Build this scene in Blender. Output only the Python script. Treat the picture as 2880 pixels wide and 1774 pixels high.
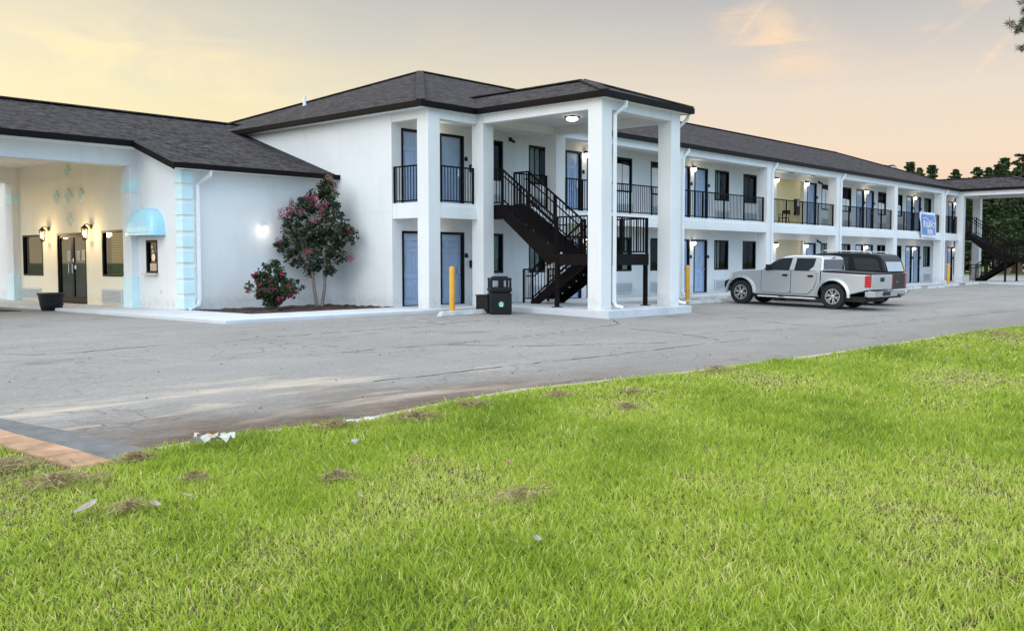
import bpy, math, random
import numpy as np
from mathutils import Vector, Matrix
random.seed(7); rng=np.random.default_rng(11)
for o in list(bpy.data.objects): bpy.data.objects.remove(o)
S=bpy.context.scene
R=math.radians
# ------------------------------------------------------------------ camera
cam=bpy.data.cameras.new("camera"); cam.sensor_width=36; cam.lens=33.97; cam.clip_end=3000; cam.clip_start=.05
co=bpy.data.objects.new("camera",cam); S.collection.objects.link(co); S.camera=co
yaw,pit,rol=R(47.823),R(-3.195),R(-.085)
fwd=Vector((math.sin(yaw)*math.cos(pit),math.cos(yaw)*math.cos(pit),math.sin(pit)))
rt=Vector((math.cos(yaw),-math.sin(yaw),0)); up=rt.cross(fwd)
r2=rt*math.cos(rol)+up*math.sin(rol); u2=-rt*math.sin(rol)+up*math.cos(rol)
co.matrix_world=Matrix(((r2.x,u2.x,-fwd.x,0),(r2.y,u2.y,-fwd.y,0),(r2.z,u2.z,-fwd.z,1.3),(0,0,0,1)))
# ------------------------------------------------------------------ light
S.render.engine='CYCLES'
S.view_settings.view_transform='Standard'; S.view_settings.look='None'; S.view_settings.gamma=1
S.view_settings.exposure=EXPOSURE=0.1
S.cycles.use_denoising=True; S.cycles.max_bounces=6; S.cycles.transparent_max_bounces=12
S.cycles.caustics_reflective=False; S.cycles.caustics_refractive=False
S.cycles.sample_clamp_indirect=6
SUN_EL,SUN_AZ=R(26),R(258)           # soft light from the bright sky over the viewer's left shoulder
w=bpy.data.worlds.new("World"); S.world=w; w.use_nodes=True
nt=w.node_tree; nt.nodes.clear()
def N(t,**k):
    n=nt.nodes.new(t)
    for a,b in k.items(): setattr(n,a,b)
    return n
def L(a,b): nt.links.new(a,b)
def math_(op,a,b=None,clamp=False):
    n=N('ShaderNodeMath',operation=op); n.use_clamp=clamp
    for i,x in enumerate((a,b)):
        if x is None: continue
        if isinstance(x,(int,float)): n.inputs[i].default_value=x
        else: L(x,n.inputs[i])
    return n.outputs[0]
def mixc(f,a,b,mode='MIX'):
    n=N('ShaderNodeMix',data_type='RGBA',blend_type=mode)
    for i,x in ((0,f),(6,a),(7,b)):
        if isinstance(x,(int,float)): n.inputs[i].default_value=x
        elif isinstance(x,tuple): n.inputs[i].default_value=(*x,1)
        else: L(x,n.inputs[i])
    return n.outputs[2]
def ramp(f,stops,interp='LINEAR'):
    n=N('ShaderNodeValToRGB'); cr=n.color_ramp; cr.interpolation=interp
    while len(cr.elements)<len(stops): cr.elements.new(.5)
    for e,(p,c) in zip(cr.elements,stops):
        e.position=p; e.color=(*c,1) if len(c)==3 else c
    L(f,n.inputs[0]); return n.outputs[0]
def noise(vec,scale,detail=4,rough=.55,dist=0,out=0):
    n=N('ShaderNodeTexNoise'); n.inputs['Scale'].default_value=scale; n.inputs['Detail'].default_value=detail
    n.inputs['Roughness'].default_value=rough; n.inputs['Distortion'].default_value=dist
    if vec is not None: L(vec,n.inputs['Vector'])
    return n.outputs[out]
def mapping(vec,sc=(1,1,1),rot=(0,0,0),loc=(0,0,0)):
    n=N('ShaderNodeMapping'); n.inputs['Scale'].default_value=sc; n.inputs['Rotation'].default_value=rot; n.inputs['Location'].default_value=loc
    L(vec,n.inputs['Vector']); return n.outputs[0]
sky=N('ShaderNodeTexSky',sky_type='NISHITA'); sky.sun_disc=False; sky.sun_elevation=SUN_EL; sky.sun_rotation=SUN_AZ
tc=N('ShaderNodeTexCoord'); sep=N('ShaderNodeSeparateXYZ'); L(tc.outputs['Generated'],sep.inputs[0])
dx,dy,dz=sep.outputs
def dotaz(az): # horizontal direction term
    return math_('ADD',math_('MULTIPLY',dx,math.sin(R(az))),math_('MULTIPLY',dy,math.cos(R(az))))
# dusk gradient: peach to grey-lavender on the right, yellow glow on the left; blue and brighter overhead and behind
up=[(.34,(.42,.43,.45)),(.55,(1.10,1.13,1.15)),(1,(1.72,1.80,1.84))]
gr_r=ramp(dz,[(0,(.76,.48,.34)),(.055,(.80,.54,.38)),(.11,(.80,.62,.45)),(.16,(.74,.62,.49)),(.21,(.58,.52,.46)),(.27,(.42,.41,.40))]+up)
gr_l=ramp(dz,[(0,(.95,.80,.36)),(.08,(.93,.78,.35)),(.125,(.86,.74,.40)),(.17,(.76,.69,.46)),(.215,(.64,.60,.48)),(.27,(.52,.51,.45))]+up)
side=math_('SUBTRACT',1,ramp(dotaz(47.8-60),[(.30,(0,0,0)),(.80,(1,1,1))]))
front=mixc(side,gr_l,gr_r)
b2=math_('MULTIPLY',dotaz(47.8),-1)
rear=ramp(math_('ADD',math_('MULTIPLY',b2,.5),.5),[(.10,(0,0,0)),(.42,(1,1,1))])
rearcol=ramp(dz,[(0,(.62,1.04,1.50)),(.3,(.78,1.20,1.66)),(.62,(1.35,1.56,1.75)),(1,(1.72,1.80,1.84))])
col=mixc(rear,front,rearcol)
# afterglow where the sun went down, left of the view
gl=math_('MULTIPLY',math_('POWER',math_('MAXIMUM',math_('ADD',math_('MULTIPLY',dotaz(-42),.95),math_('MULTIPLY',dz,.12)),0),3.5),ramp(dz,[(0,(1,1,1)),(.5,(0,0,0))]))
col=mixc(gl,col,(3.7,2.6,1.15))
# wisps of cirrus in the dusk sky, laid out by azimuth and elevation
az_=math_('ARCTAN2',dx,dy); el_=math_('ARCSINE',dz)
cmb=N('ShaderNodeCombineXYZ'); L(az_,cmb.inputs[0]); L(el_,cmb.inputs[1])
def patch(az,el,w_,h_,tilt=0):
    u=math_('SUBTRACT',az_,R(az)); v=math_('SUBTRACT',math_('SUBTRACT',el_,R(el)),math_('MULTIPLY',u,tilt))
    q=math_('ADD',math_('POWER',math_('DIVIDE',u,R(w_)),2),math_('POWER',math_('DIVIDE',v,R(h_)),2))
    return math_('POWER',2.718,math_('MULTIPLY',q,-1))
def wisp(rot,sx,sy,sc,lo,hi):
    return ramp(noise(mapping(cmb.outputs[0],sc=(sx,sy,1),rot=(0,0,R(rot))),sc,7,.6,.9),[(lo,(0,0,0)),(hi,(1,1,1))])
w1=wisp(-12,3,11,2.2,.38,.62); w2=wisp(-28,3.5,12,2.6,.40,.62); w3=wisp(25,4,16,2.2,.5,.66)
m=math_('MULTIPLY',w1,math_('ADD',patch(27,11.0,8,2.2,-.08),math_('MULTIPLY',patch(28,15.6,8,1.2,.1),.7)))
m=math_('ADD',m,math_('MULTIPLY',w2,math_('ADD',patch(63,12.2,2.7,1.9,-.45),math_('MULTIPLY',patch(60.3,14.0,.9,1.1,.9),.5))))
m=math_('ADD',m,math_('MULTIPLY',w3,math_('ADD',math_('MULTIPLY',patch(71.8,12.6,2.6,.55,.6),.6),math_('MULTIPLY',patch(73.6,10.4,1.5,.45,.75),.9))))
m=math_('ADD',m,math_('MULTIPLY',wisp(-8,2,9,1.5,.46,.75),.20))
st_=math_('ADD',math_('ADD',patch(61.6,13.45,.75,.20,1.1),math_('MULTIPLY',patch(72.6,12.65,1.3,.20,.7),.7)),patch(74.0,10.7,.95,.26,1.1))
m=math_('ADD',m,math_('MULTIPLY',math_('MULTIPLY',st_,.75),wisp(30,9,9,2.5,.30,.60)))
m=math_('MULTIPLY',math_('MULTIPLY',m,ramp(dz,[(.02,(0,0,0)),(.08,(1,1,1)),(.5,(.5,.5,.5))])),math_('SUBTRACT',1,rear),True)
col=mixc(math_('MULTIPLY',m,.95,True),col,mixc(side,(1.0,.82,.45),(.93,.66,.40)))
mul=N('ShaderNodeMix',data_type='RGBA',blend_type='ADD'); mul.inputs[0].default_value=.012
L(col,mul.inputs[6]); L(sky.outputs[0],mul.inputs[7])
bg=N('ShaderNodeBackground'); L(mul.outputs[2],bg.inputs[0]); bg.inputs[1].default_value=1.0
wo=N('ShaderNodeOutputWorld'); L(bg.outputs[0],wo.inputs[0])
sun=bpy.data.lights.new("sun",'SUN'); sun.energy=.85; sun.angle=R(40); sun.color=(1,.93,.82)
so=bpy.data.objects.new("sun",sun); S.collection.objects.link(so)
d=-Vector((math.sin(SUN_AZ)*math.cos(SUN_EL),math.cos(SUN_AZ)*math.cos(SUN_EL),math.sin(SUN_EL)))
so.rotation_euler=d.to_track_quat('-Z','Y').to_euler()
# ------------------------------------------------------------------ materials
MATS={}
def newmat(name):
    global nt
    m=bpy.data.materials.new(name); m.use_nodes=True; nt=m.node_tree; MATS[name]=m
    b=nt.nodes['Principled BSDF']; return m,b
def pm(name,col,var=.12,scale=3,rough=.6,metal=0,bump=0,bscale=60,spec=.5,coat=0,emit=None,es=0,detail=5):
    m,b=newmat(name)
    t=N('ShaderNodeTexCoord').outputs['Object']
    lo=tuple(max(0,c*(1-var)) for c in col); hi=tuple(min(1,c*(1+var)) for c in col)
    L(ramp(noise(t,scale,detail),[(.3,lo),(.7,hi)]),b.inputs['Base Color'])
    b.inputs['Roughness'].default_value=rough; b.inputs['Metallic'].default_value=metal
    b.inputs['Specular IOR Level'].default_value=spec; b.inputs['Coat Weight'].default_value=coat
    if coat: b.inputs['Coat Roughness'].default_value=.05
    if bump:
        n=N('ShaderNodeBump'); n.inputs['Strength'].default_value=bump; n.inputs['Distance'].default_value=.01
        L(noise(t,bscale,4,.6),n.inputs['Height']); L(n.outputs[0],b.inputs['Normal'])
    if emit:
        b.inputs['Emission Color'].default_value=(*emit,1); b.inputs['Emission Strength'].default_value=es
    return m
def stucco(name,col,stain):
    m,b=newmat(name); t=N('ShaderNodeTexCoord').outputs['Object']
    a=noise(t,.7,6,.62); v=mapping(t,sc=(2.5,2.5,.35)); s=noise(v,1.2,5,.6)
    c=ramp(a,[(.3,tuple(x*.93 for x in col)),(.65,col)])
    c=mixc(math_('MULTIPLY',ramp(s,[(.54,(0,0,0)),(.74,(1,1,1))]),.36),c,stain)
    ge=N('ShaderNodeNewGeometry'); pz=N('ShaderNodeSeparateXYZ'); L(ge.outputs['Position'],pz.inputs[0])
    dirt=math_('MULTIPLY',ramp(math_('ADD',pz.outputs[2],math_('MULTIPLY',noise(t,3,5,.7),-.35)),[(.0,(1,1,1)),(.22,(0,0,0))]),ramp(noise(t,6,5,.7),[(.35,(.15,.15,.15)),(.65,(1,1,1))]))
    c=mixc(math_('MULTIPLY',dirt,.38),c,tuple(x*.62 for x in stain))
    L(c,b.inputs['Base Color']); b.inputs['Roughness'].default_value=.85; b.inputs['Specular IOR Level'].default_value=.25
    n=N('ShaderNodeBump'); n.inputs['Strength'].default_value=.35; n.inputs['Distance'].default_value=.012
    L(noise(t,45,5,.65),n.inputs['Height']); L(n.outputs[0],b.inputs['Normal']); return m
stucco('stucco',(.80,.80,.80),(.62,.63,.61)); stucco('stucco_warm_lit',(.94,.87,.70),(.82,.72,.54))
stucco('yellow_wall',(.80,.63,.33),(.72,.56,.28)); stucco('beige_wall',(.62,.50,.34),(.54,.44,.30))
pm('trim_white',(.80,.81,.82),.04,4,.45); pm('ceiling',(.72,.74,.72),.05,2,.6)
pm('aqua_pale',(.60,.72,.66),.06,2,.7); pm('aqua',(.63,.83,.86),.07,2,.6,bump=.2,bscale=50); pm('aqua_gloss',(.40,.72,.84),.04,2,.35,coat=.3)
pm('dark_brown',(.007,.0045,.0045),.3,3,.5,spec=.10); pm('iron',(.006,.004,.004),.3,8,.55,spec=.08); pm('frame_black',(.004,.004,.004),.3,5,.5,spec=.2)
pm('door_blue',(.37,.48,.67),.08,2,.5); pm('steel',(.6,.6,.6),.1,20,.3,metal=.9); pm('black_plastic',(.006,.006,.007),.25,6,.45,spec=.3)
pm('curtain',(.30,.36,.31),.2,6,.9); pm('curtain_pale',(.55,.57,.55),.1,6,.9); pm('reflection_white',(.88,.83,.80),.05,3,.8); pm('dark_room',(.006,.006,.006),.2,3,.9)
pm('paper',(.54,.53,.50),.05,5,.8); pm('print_grey',(.25,.25,.27),.2,30,.8); pm('cardboard',(.62,.46,.32),.08,5,.8)
pm('ac_white',(.62,.64,.65),.06,3,.5); pm('ac_slot',(.28,.30,.33),.1,5,.6)
pm('bollard_yellow',(.72,.36,.035),.1,4,.55,bump=.15,bscale=30)
pm('bronze',(.05,.028,.016),.3,10,.4,metal=.6)
pm('galv',(.5,.52,.54),.15,10,.4,metal=.5)
pm('lamp_white',(.9,.9,.9),.02,3,.4,emit=(1,.95,.86),es=6); pm('lamp_dim',(.9,.9,.9),.02,3,.4,emit=(1,.93,.82),es=7)
pm('lamp_warm',(.9,.8,.6),.02,3,.4,emit=(1,.58,.2),es=14)
def glassmat(name,tint,rough=.02,boost=1):
    m,b=newmat(name); nt.nodes.remove(b)
    tr=N('ShaderNodeBsdfTransparent'); tr.inputs[0].default_value=(*tint,1)
    gl=N('ShaderNodeBsdfGlossy'); gl.inputs['Roughness'].default_value=rough
    ge=N('ShaderNodeNewGeometry'); dt=N('ShaderNodeVectorMath',operation='DOT_PRODUCT'); L(ge.outputs['Incoming'],dt.inputs[0]); L(ge.outputs['Normal'],dt.inputs[1])
    f5=math_('POWER',math_('SUBTRACT',1,math_('ABSOLUTE',dt.outputs['Value']),True),4)
    mx=N('ShaderNodeMixShader'); L(math_('MULTIPLY',math_('ADD',math_('MULTIPLY',f5,.8),.05),boost,True),mx.inputs[0]); L(tr.outputs[0],mx.inputs[1]); L(gl.outputs[0],mx.inputs[2])
    L(mx.outputs[0],nt.nodes['Material Output'].inputs[0]); return m
glassmat('glass',(.78,.83,.80),.03,.30); glassmat('lobby_glass',(.30,.32,.30),.03,.55); glassmat('car_glass',(.20,.22,.24),.02,1.0); glassmat('car_glass_dark',(.05,.055,.06),.02,1.0); pm('car_window',(.02,.024,.028),.2,2,.05,spec=.6,coat=.2); pm('car_window_dark',(.010,.011,.012),.2,2,.06,spec=.5,coat=.3); pm('mirror_glass',(.45,.50,.55),.1,1,.08,metal=.7,coat=.6)
glassmat('clear',(.95,.95,.9),.03,.7)
def shingle():
    m,b=newmat('shingle'); t=N('ShaderNodeTexCoord').outputs['Object']; g=N('ShaderNodeNewGeometry')
    s=N('ShaderNodeSeparateXYZ'); L(g.outputs['Normal'],s.inputs[0]); p=N('ShaderNodeSeparateXYZ'); L(t,p.inputs[0])
    sel=math_('GREATER_THAN',math_('ABSOLUTE',s.outputs[0]),math_('ABSOLUTE',s.outputs[1]))
    mx=N('ShaderNodeMix',data_type='FLOAT'); L(sel,mx.inputs[0]); L(p.outputs[0],mx.inputs[2]); L(p.outputs[1],mx.inputs[3])
    cb=N('ShaderNodeCombineXYZ'); L(mx.outputs[0],cb.inputs[0]); L(math_('MULTIPLY',p.outputs[2],3.1),cb.inputs[1])
    br=N('ShaderNodeTexBrick'); L(cb.outputs[0],br.inputs['Vector']); br.offset=.37
    for k,v in (('Color1',(.012,.011,.012,1)),('Color2',(.10,.091,.096,1)),('Mortar',(.015,.014,.015,1))): br.inputs[k].default_value=v
    br.inputs['Scale'].default_value=1; br.inputs['Brick Width'].default_value=.33; br.inputs['Row Height'].default_value=.14
    br.inputs['Mortar Size'].default_value=.012; br.inputs['Bias'].default_value=-.1
    c=mixc(.5,br.outputs[0],ramp(noise(cb.outputs[0],4.5,5,.8),[(.40,(.006,.005,.006)),(.62,(.125,.113,.118))]))
    c=mixc(ramp(noise(t,.5,5),[(.4,(0,0,0)),(.7,(.25,.25,.25))]),c,(.075,.064,.06))
    L(c,b.inputs['Base Color']); b.inputs['Roughness'].default_value=.95; b.inputs['Specular IOR Level'].default_value=.1
    n=N('ShaderNodeBump'); n.inputs['Strength'].default_value=.5; n.inputs['Distance'].default_value=.02; L(br.outputs[1],n.inputs['Height']); n.invert=True
    L(n.outputs[0],b.inputs['Normal'])
shingle()
def asphalt():
    m,b=newmat('asphalt'); t=N('ShaderNodeTexCoord').outputs['Object']
    p=N('ShaderNodeSeparateXYZ'); L(t,p.inputs[0])
    big=noise(t,.22,6,.6); fine=noise(t,70,3,.7); mid=noise(mapping(t,sc=(.25,1,1)),1.1,6,.65)
    c=ramp(big,[(.32,(.19,.178,.166)),(.68,(.325,.304,.285))])
    c=mixc(.5,c,ramp(mid,[(.33,(.18,.168,.157)),(.67,(.34,.318,.297))]))
    c=mixc(.33,c,ramp(fine,[(.33,(.09,.09,.095)),(.66,(.50,.49,.48))]))
    med=noise(t,17,5,.75); c=mixc(.24,c,ramp(med,[(.36,(.13,.122,.115)),(.5,(.29,.272,.256)),(.64,(.50,.47,.44))]))
    # damp brown silt along the lawn kerb
    edge=math_('ADD',p.outputs[1],math_('MULTIPLY',math_('SUBTRACT',noise(mapping(t,sc=(.35,.8,1)),1,6,.72),.5),4.6))
    silt=math_('MULTIPLY',ramp(math_('DIVIDE',edge,12),[(.665,(1,1,1)),(.85,(0,0,0))]),ramp(math_('DIVIDE',p.outputs[0],30),[(.10,(.55,.55,.55)),(.16,(1,1,1)),(.27,(1,1,1)),(.42,(.25,.25,.25))]))
    c=mixc(math_('MULTIPLY',silt,.92),c,ramp(noise(t,3,5,.7),[(.35,(.050,.026,.012)),(.7,(.16,.088,.046))]))
    # washed sand bands
    sv=noise(mapping(t,sc=(.20,1.0,1),rot=(0,0,R(5))),1.3,8,.68,.4)
    sm=math_('MULTIPLY',ramp(sv,[(.50,(0,0,0)),(.66,(1,1,1))]),ramp(math_('DIVIDE',p.outputs[1],20),[(.41,(0,0,0)),(.46,(1,1,1)),(.54,(1,1,1)),(.585,(0,0,0))]))
    sm=math_('MULTIPLY',sm,ramp(math_('DIVIDE',p.outputs[0],30),[(.1,(1,1,1)),(.30,(1,1,1)),(.38,(0,0,0))]))
    c=mixc(math_('MULTIPLY',sm,.9),c,(.62,.50,.38))
    # crazed cracks in patches
    vo=N('ShaderNodeTexVoronoi',feature='DISTANCE_TO_EDGE'); vo.inputs['Scale'].default_value=1.6
    dv=N('ShaderNodeVectorMath',operation='ADD'); L(mapping(t,sc=(.8,1.3,1)),dv.inputs[0])
    sc_=N('ShaderNodeVectorMath',operation='SCALE'); L(noise(t,1.5,4,.6,out=1),sc_.inputs[0]); sc_.inputs['Scale'].default_value=.5; L(sc_.outputs[0],dv.inputs[1])
    L(dv.outputs[0],vo.inputs['Vector'])
    ck=math_('MULTIPLY',ramp(vo.outputs[0],[(.0,(1,1,1)),(.028,(0,0,0))]),ramp(noise(t,.32,4),[(.50,(0,0,0)),(.60,(1,1,1))]))
    c=mixc(math_('MULTIPLY',ck,.6),c,(.07,.068,.07))
    # oil and tyre darkening by the stalls
    ov=math_('MULTIPLY',ramp(noise(mapping(t,sc=(.5,1.2,1)),.8,5,.6),[(.56,(0,0,0)),(.68,(1,1,1))]),ramp(math_('DIVIDE',p.outputs[1],20),[(.6,(0,0,0)),(.75,(1,1,1)),(.95,(.6,.6,.6))]))
    c=mixc(math_('MULTIPLY',ov,.55),c,(.09,.09,.095))
    L(c,b.inputs['Base Color']); b.inputs['Roughness'].default_value=.88; b.inputs['Specular IOR Level'].default_value=.3
    n=N('ShaderNodeBump'); n.inputs['Strength'].default_value=.5; n.inputs['Distance'].default_value=.01; L(fine,n.inputs['Height']); L(n.outputs[0],b.inputs['Normal'])
asphalt()
pm('crack',(.05,.049,.05),.3,9,.95); pm('tar',(.145,.145,.148),.25,5,.8,bump=.4,bscale=50); pm('stall_paint',(.50,.50,.50),.3,9,.8)
pm('concrete',(.58,.60,.63),.10,1.3,.85,bump=.25,bscale=35); pm('concrete_pale',(.50,.51,.51),.18,5,.9,bump=.4,bscale=30)
pm('kerb_tan',(.42,.255,.155),.35,3.2,.9,bump=.5,bscale=40); pm('kerb_pale',(.42,.38,.32),.2,2,.9,bump=.5,bscale=40)
pm('mulch',(.06,.032,.02),.6,18,.95,bump=1,bscale=35); pm('soil_grass',(.10,.105,.03),.5,2.2,.95,bump=.3,bscale=25,spec=0); pm('far_grass',(.15,.20,.05),.3,.2,.95)
pm('road_far',(.2,.2,.205),.1,.5,.9); pm('bark',(.16,.11,.08),.35,14,.9,bump=.6,bscale=40); pm('bark_pale',(.21,.165,.14),.25,10,.8,bump=.4,bscale=30)
def leafmat(name,c0,c1,c2,trans=.35):
    m,b=newmat(name)
    a=N('ShaderNodeAttribute',attribute_name='rnd')
    c=ramp(a.outputs['Fac'],[(0,c0),(.55,c1),(1,c2)])
    L(c,b.inputs['Base Color']); b.inputs['Roughness'].default_value=.55; b.inputs['Specular IOR Level'].default_value=.3
    t=N('ShaderNodeBsdfTranslucent'); L(c,t.inputs[0]); mx=N('ShaderNodeMixShader'); mx.inputs[0].default_value=trans
    L(b.outputs[0],mx.inputs[1]); L(t.outputs[0],mx.inputs[2]); L(mx.outputs[0],nt.nodes['Material Output'].inputs[0]); return m
leafmat('grass',(.12,.22,.025),(.49,.62,.07),(.88,.83,.36),.5); leafmat('thatch',(.07,.08,.02),(.22,.19,.08),(.55,.46,.26),.2); leafmat('straw',(.20,.14,.07),(.40,.30,.16),(.55,.45,.27),.2)
leafmat('leaf',(.010,.022,.012),(.026,.050,.022),(.10,.115,.055),.25); leafmat('rose_leaf',(.015,.03,.014),(.035,.06,.024),(.07,.09,.035),.25)
leafmat('blossom',(.26,.06,.10),(.40,.11,.18),(.52,.20,.27),.3); leafmat('rose',(.30,.02,.05),(.42,.04,.09),(.52,.10,.15),.2); leafmat('seedhead',(.22,.12,.08),(.30,.17,.10),(.40,.24,.15),.2)
leafmat('pine',(.018,.034,.015),(.048,.080,.030),(.11,.15,.055),.2); leafmat('brush',(.018,.034,.014),(.05,.085,.03),(.11,.16,.055),.15)
pm('car_silver',(.60,.63,.66),.02,3,.28,metal=.65,coat=.6); pm('car_black',(.005,.006,.010),.1,3,.35,spec=.2,coat=.10); pm('suv_glass',(.02,.024,.028),.2,2,.05,spec=1,coat=.9); pm('rubber',(.012,.012,.013),.2,20,.8); pm('alloy',(.62,.63,.65),.04,8,.3,metal=.8)
pm('chrome',(.7,.72,.75),.03,8,.15,metal=1); pm('tail_red',(.50,.010,.02),.15,12,.2,coat=.8); pm('lens',(.6,.6,.62),.1,12,.15,coat=.6); pm('orange_lens',(.55,.16,.04),.1,12,.25)
pm('seat_dark',(.02,.02,.022),.2,5,.8); pm('banner_blue',(.19,.30,.64),.12,4,.6); pm('banner_white',(.76,.78,.82),.04,4,.6); pm('eco_green',(.03,.36,.20),.05,4,.5); pm('white_decal',(.85,.88,.86),.03,4,.5)
pm('dry_leaf',(.28,.15,.08),.3,25,.8); pm('grey_leaf',(.30,.26,.22),.3,25,.8)
# ------------------------------------------------------------------ geometry helper
class G:
    def __init__(s): s.v=[]; s.f=[]; s.m=[]
    def add(s,v,f,mi=0):
        b=len(s.v); s.v+= [tuple(p) for p in v]
        for q in f: s.f.append(tuple(b+i for i in q)); s.m.append(mi)
        return s
    def box(s,x0,x1,y0,y1,z0,z1,mi=0):
        if x0>x1:x0,x1=x1,x0
        if y0>y1:y0,y1=y1,y0
        if z0>z1:z0,z1=z1,z0
        return s.add([(x0,y0,z0),(x1,y0,z0),(x1,y1,z0),(x0,y1,z0),(x0,y0,z1),(x1,y0,z1),(x1,y1,z1),(x0,y1,z1)],
          [(0,3,2,1),(4,5,6,7),(0,1,5,4),(1,2,6,5),(2,3,7,6),(3,0,4,7)],mi)
    def beam(s,p,q,w,h,mi=0,upv=(0,0,1)):
        p=Vector(p);q=Vector(q);d=(q-p).normalized();a=d.cross(Vector(upv))
        if a.length<1e-4:a=Vector((1,0,0))
        a.normalize();b=a.cross(d).normalized();a=a*w/2;b=b*h/2
        v=[p-a-b,p+a-b,p+a+b,p-a+b,q-a-b,q+a-b,q+a+b,q-a+b]
        return s.add(v,[(0,3,2,1),(4,5,6,7),(0,1,5,4),(1,2,6,5),(2,3,7,6),(3,0,4,7)],mi)
    def tube(s,pts,r,n=8,mi=0,cap=True,sq=None):
        pts=[Vector(p) for p in pts]; rs=r if isinstance(r,(list,tuple)) else [r]*len(pts); b=len(s.v); A=None
        for i,p in enumerate(pts):
            d=(pts[min(i+1,len(pts)-1)]-pts[max(i-1,0)]).normalized()
            if A is None: A=d.cross(Vector((0,0,1)) if abs(d.z)<.9 else Vector((1,0,0))).normalized()
            else: A=(A-d*A.dot(d)).normalized()
            B=d.cross(A)
            for k in range(n):
                t=2*math.pi*(k+.5)/n; s.v.append(tuple(p+(A*math.cos(t)+B*math.sin(t))*rs[i]))
        for i in range(len(pts)-1):
            for k in range(n):
                s.f.append((b+i*n+k,b+i*n+(k+1)%n,b+(i+1)*n+(k+1)%n,b+(i+1)*n+k)); s.m.append(mi)
        if cap:
            s.f.append(tuple(b+k for k in range(n))[::-1]); s.m.append(mi); e=b+(len(pts)-1)*n
            s.f.append(tuple(e+k for k in range(n))); s.m.append(mi)
        return s
    def lathe(s,c,prof,n=20,mi=0,axis='z',cap=True):
        b=len(s.v)
        for r,z in prof:
            for k in range(n):
                t=2*math.pi*k/n; u,v=r*math.cos(t),r*math.sin(t)
                s.v.append((c[0]+u,c[1]+v,c[2]+z) if axis=='z' else ((c[0]+z,c[1]+u,c[2]+v) if axis=='x' else (c[0]+u,c[1]+z,c[2]+v)))
        for i in range(len(prof)-1):
            for k in range(n):
                s.f.append((b+i*n+k,b+i*n+(k+1)%n,b+(i+1)*n+(k+1)%n,b+(i+1)*n+k)); s.m.append(mi)
        if not cap: return s
        s.f.append(tuple(b+k for k in range(n))[::-1]); s.m.append(mi)
        e=b+(len(prof)-1)*n; s.f.append(tuple(e+k for k in range(n))); s.m.append(mi)
        return s
    def prism(s,poly,axis,a,b,mi=0,ins=None):
        n=len(poly); V=[]
        for k,e in enumerate((a,b)):
            for (u,v) in poly:
                i=ins(u,v) if ins else 0; e2=e+(i if k==0 else -i)*(1 if b>a else -1)
                V.append((e2,u,v) if axis=='x' else ((u,e2,v) if axis=='y' else (u,v,e2)))
        F=[tuple(range(n)),tuple(range(2*n-1,n-1,-1))]+[(i,i+n,(i+1)%n+n,(i+1)%n) for i in range(n)]
        return s.add(V,F,mi)
    def quads(s,L_,mi=0):
        for q in L_: s.add(q,[tuple(range(len(q)))],mi)
        return s
    def copy_at(s,g,M,mi=None):
        return s.add([M@Vector(p) for p in g.v],g.f,0 if mi is None else mi)
OFF={}
C_=S.collection
def tag(o,label=None,cat=None,group=None,kind=None):
    for k,v in (('label',label),('category',cat),('group',group),('kind',kind)):
        if v: o[k]=v
    return o
def thing(name,label,cat,loc=(0,0,0),group=None):
    o=bpy.data.objects.new(name,None); C_.objects.link(o); o.location=loc; o.empty_display_size=.2
    OFF[o]=Vector(loc); return tag(o,label,cat,group)
def obj(name,g,mats,parent=None,smooth=False,bevel=0,seg=2,loc=None,local=False):
    me=bpy.data.meshes.new(name); off=Vector(loc) if loc else (OFF[parent] if parent is not None and not local else Vector((0,0,0)))
    me.from_pydata([(p[0]-off.x,p[1]-off.y,p[2]-off.z) for p in g.v] if off.length else g.v,[],g.f)
    for m in (mats if isinstance(mats,(list,tuple)) else [mats]): me.materials.append(MATS[m])
    me.polygons.foreach_set('material_index',g.m)
    import bmesh as _b
    bm=_b.new(); bm.from_mesh(me); _b.ops.recalc_face_normals(bm,faces=bm.faces); bm.to_mesh(me); bm.free()
    if smooth:
        me.polygons.foreach_set('use_smooth',[True]*len(me.polygons)); 
        me.set_sharp_from_angle(angle=R(38))
    me.update()
    o=bpy.data.objects.new(name,me); C_.objects.link(o)
    if parent is not None: o.parent=parent
    if loc: o.location=loc
    if bevel:
        md=o.modifiers.new('bevel','BEVEL'); md.width=bevel; md.segments=seg; md.limit_method='ANGLE'; md.angle_limit=R(35); md.harden_normals=False
    OFF[o]=off if parent is None or not local else OFF.get(parent,Vector((0,0,0)))
    return o
def struct(name,g,mats,**k): return tag(obj(name,g,mats,**k),kind='structure')
def fastmesh(name,V,F,mat,rnd=None,parent=None,off=None):
    """numpy mesh of equal-sized faces"""
    V=np.asarray(V,np.float32); F=np.asarray(F,np.int32); me=bpy.data.meshes.new(name)
    off=off if off is not None else (OFF[parent] if parent is not None else Vector((0,0,0)))
    V=V-np.array(off,np.float32); k=F.shape[1]
    me.vertices.add(len(V)); me.vertices.foreach_set('co',V.ravel())
    me.loops.add(F.size); me.loops.foreach_set('vertex_index',F.ravel())
    me.polygons.add(len(F)); me.polygons.foreach_set('loop_start',np.arange(0,F.size,k,dtype=np.int32))
    try: me.polygons.foreach_set('loop_total',np.full(len(F),k,np.int32))
    except Exception: pass
    me.update(calc_edges=True); me.materials.append(MATS[mat])
    if rnd is not None:
        a=me.attributes.new('rnd','FLOAT','POINT'); a.data.foreach_set('value',np.asarray(rnd,np.float32))
    o=bpy.data.objects.new(name,me); C_.objects.link(o)
    if parent is not None: o.parent=parent
    OFF[o]=Vector(off); return o
def gz(y): return -.08-.026*(18.5-max(7.,min(18.5,y)))
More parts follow.
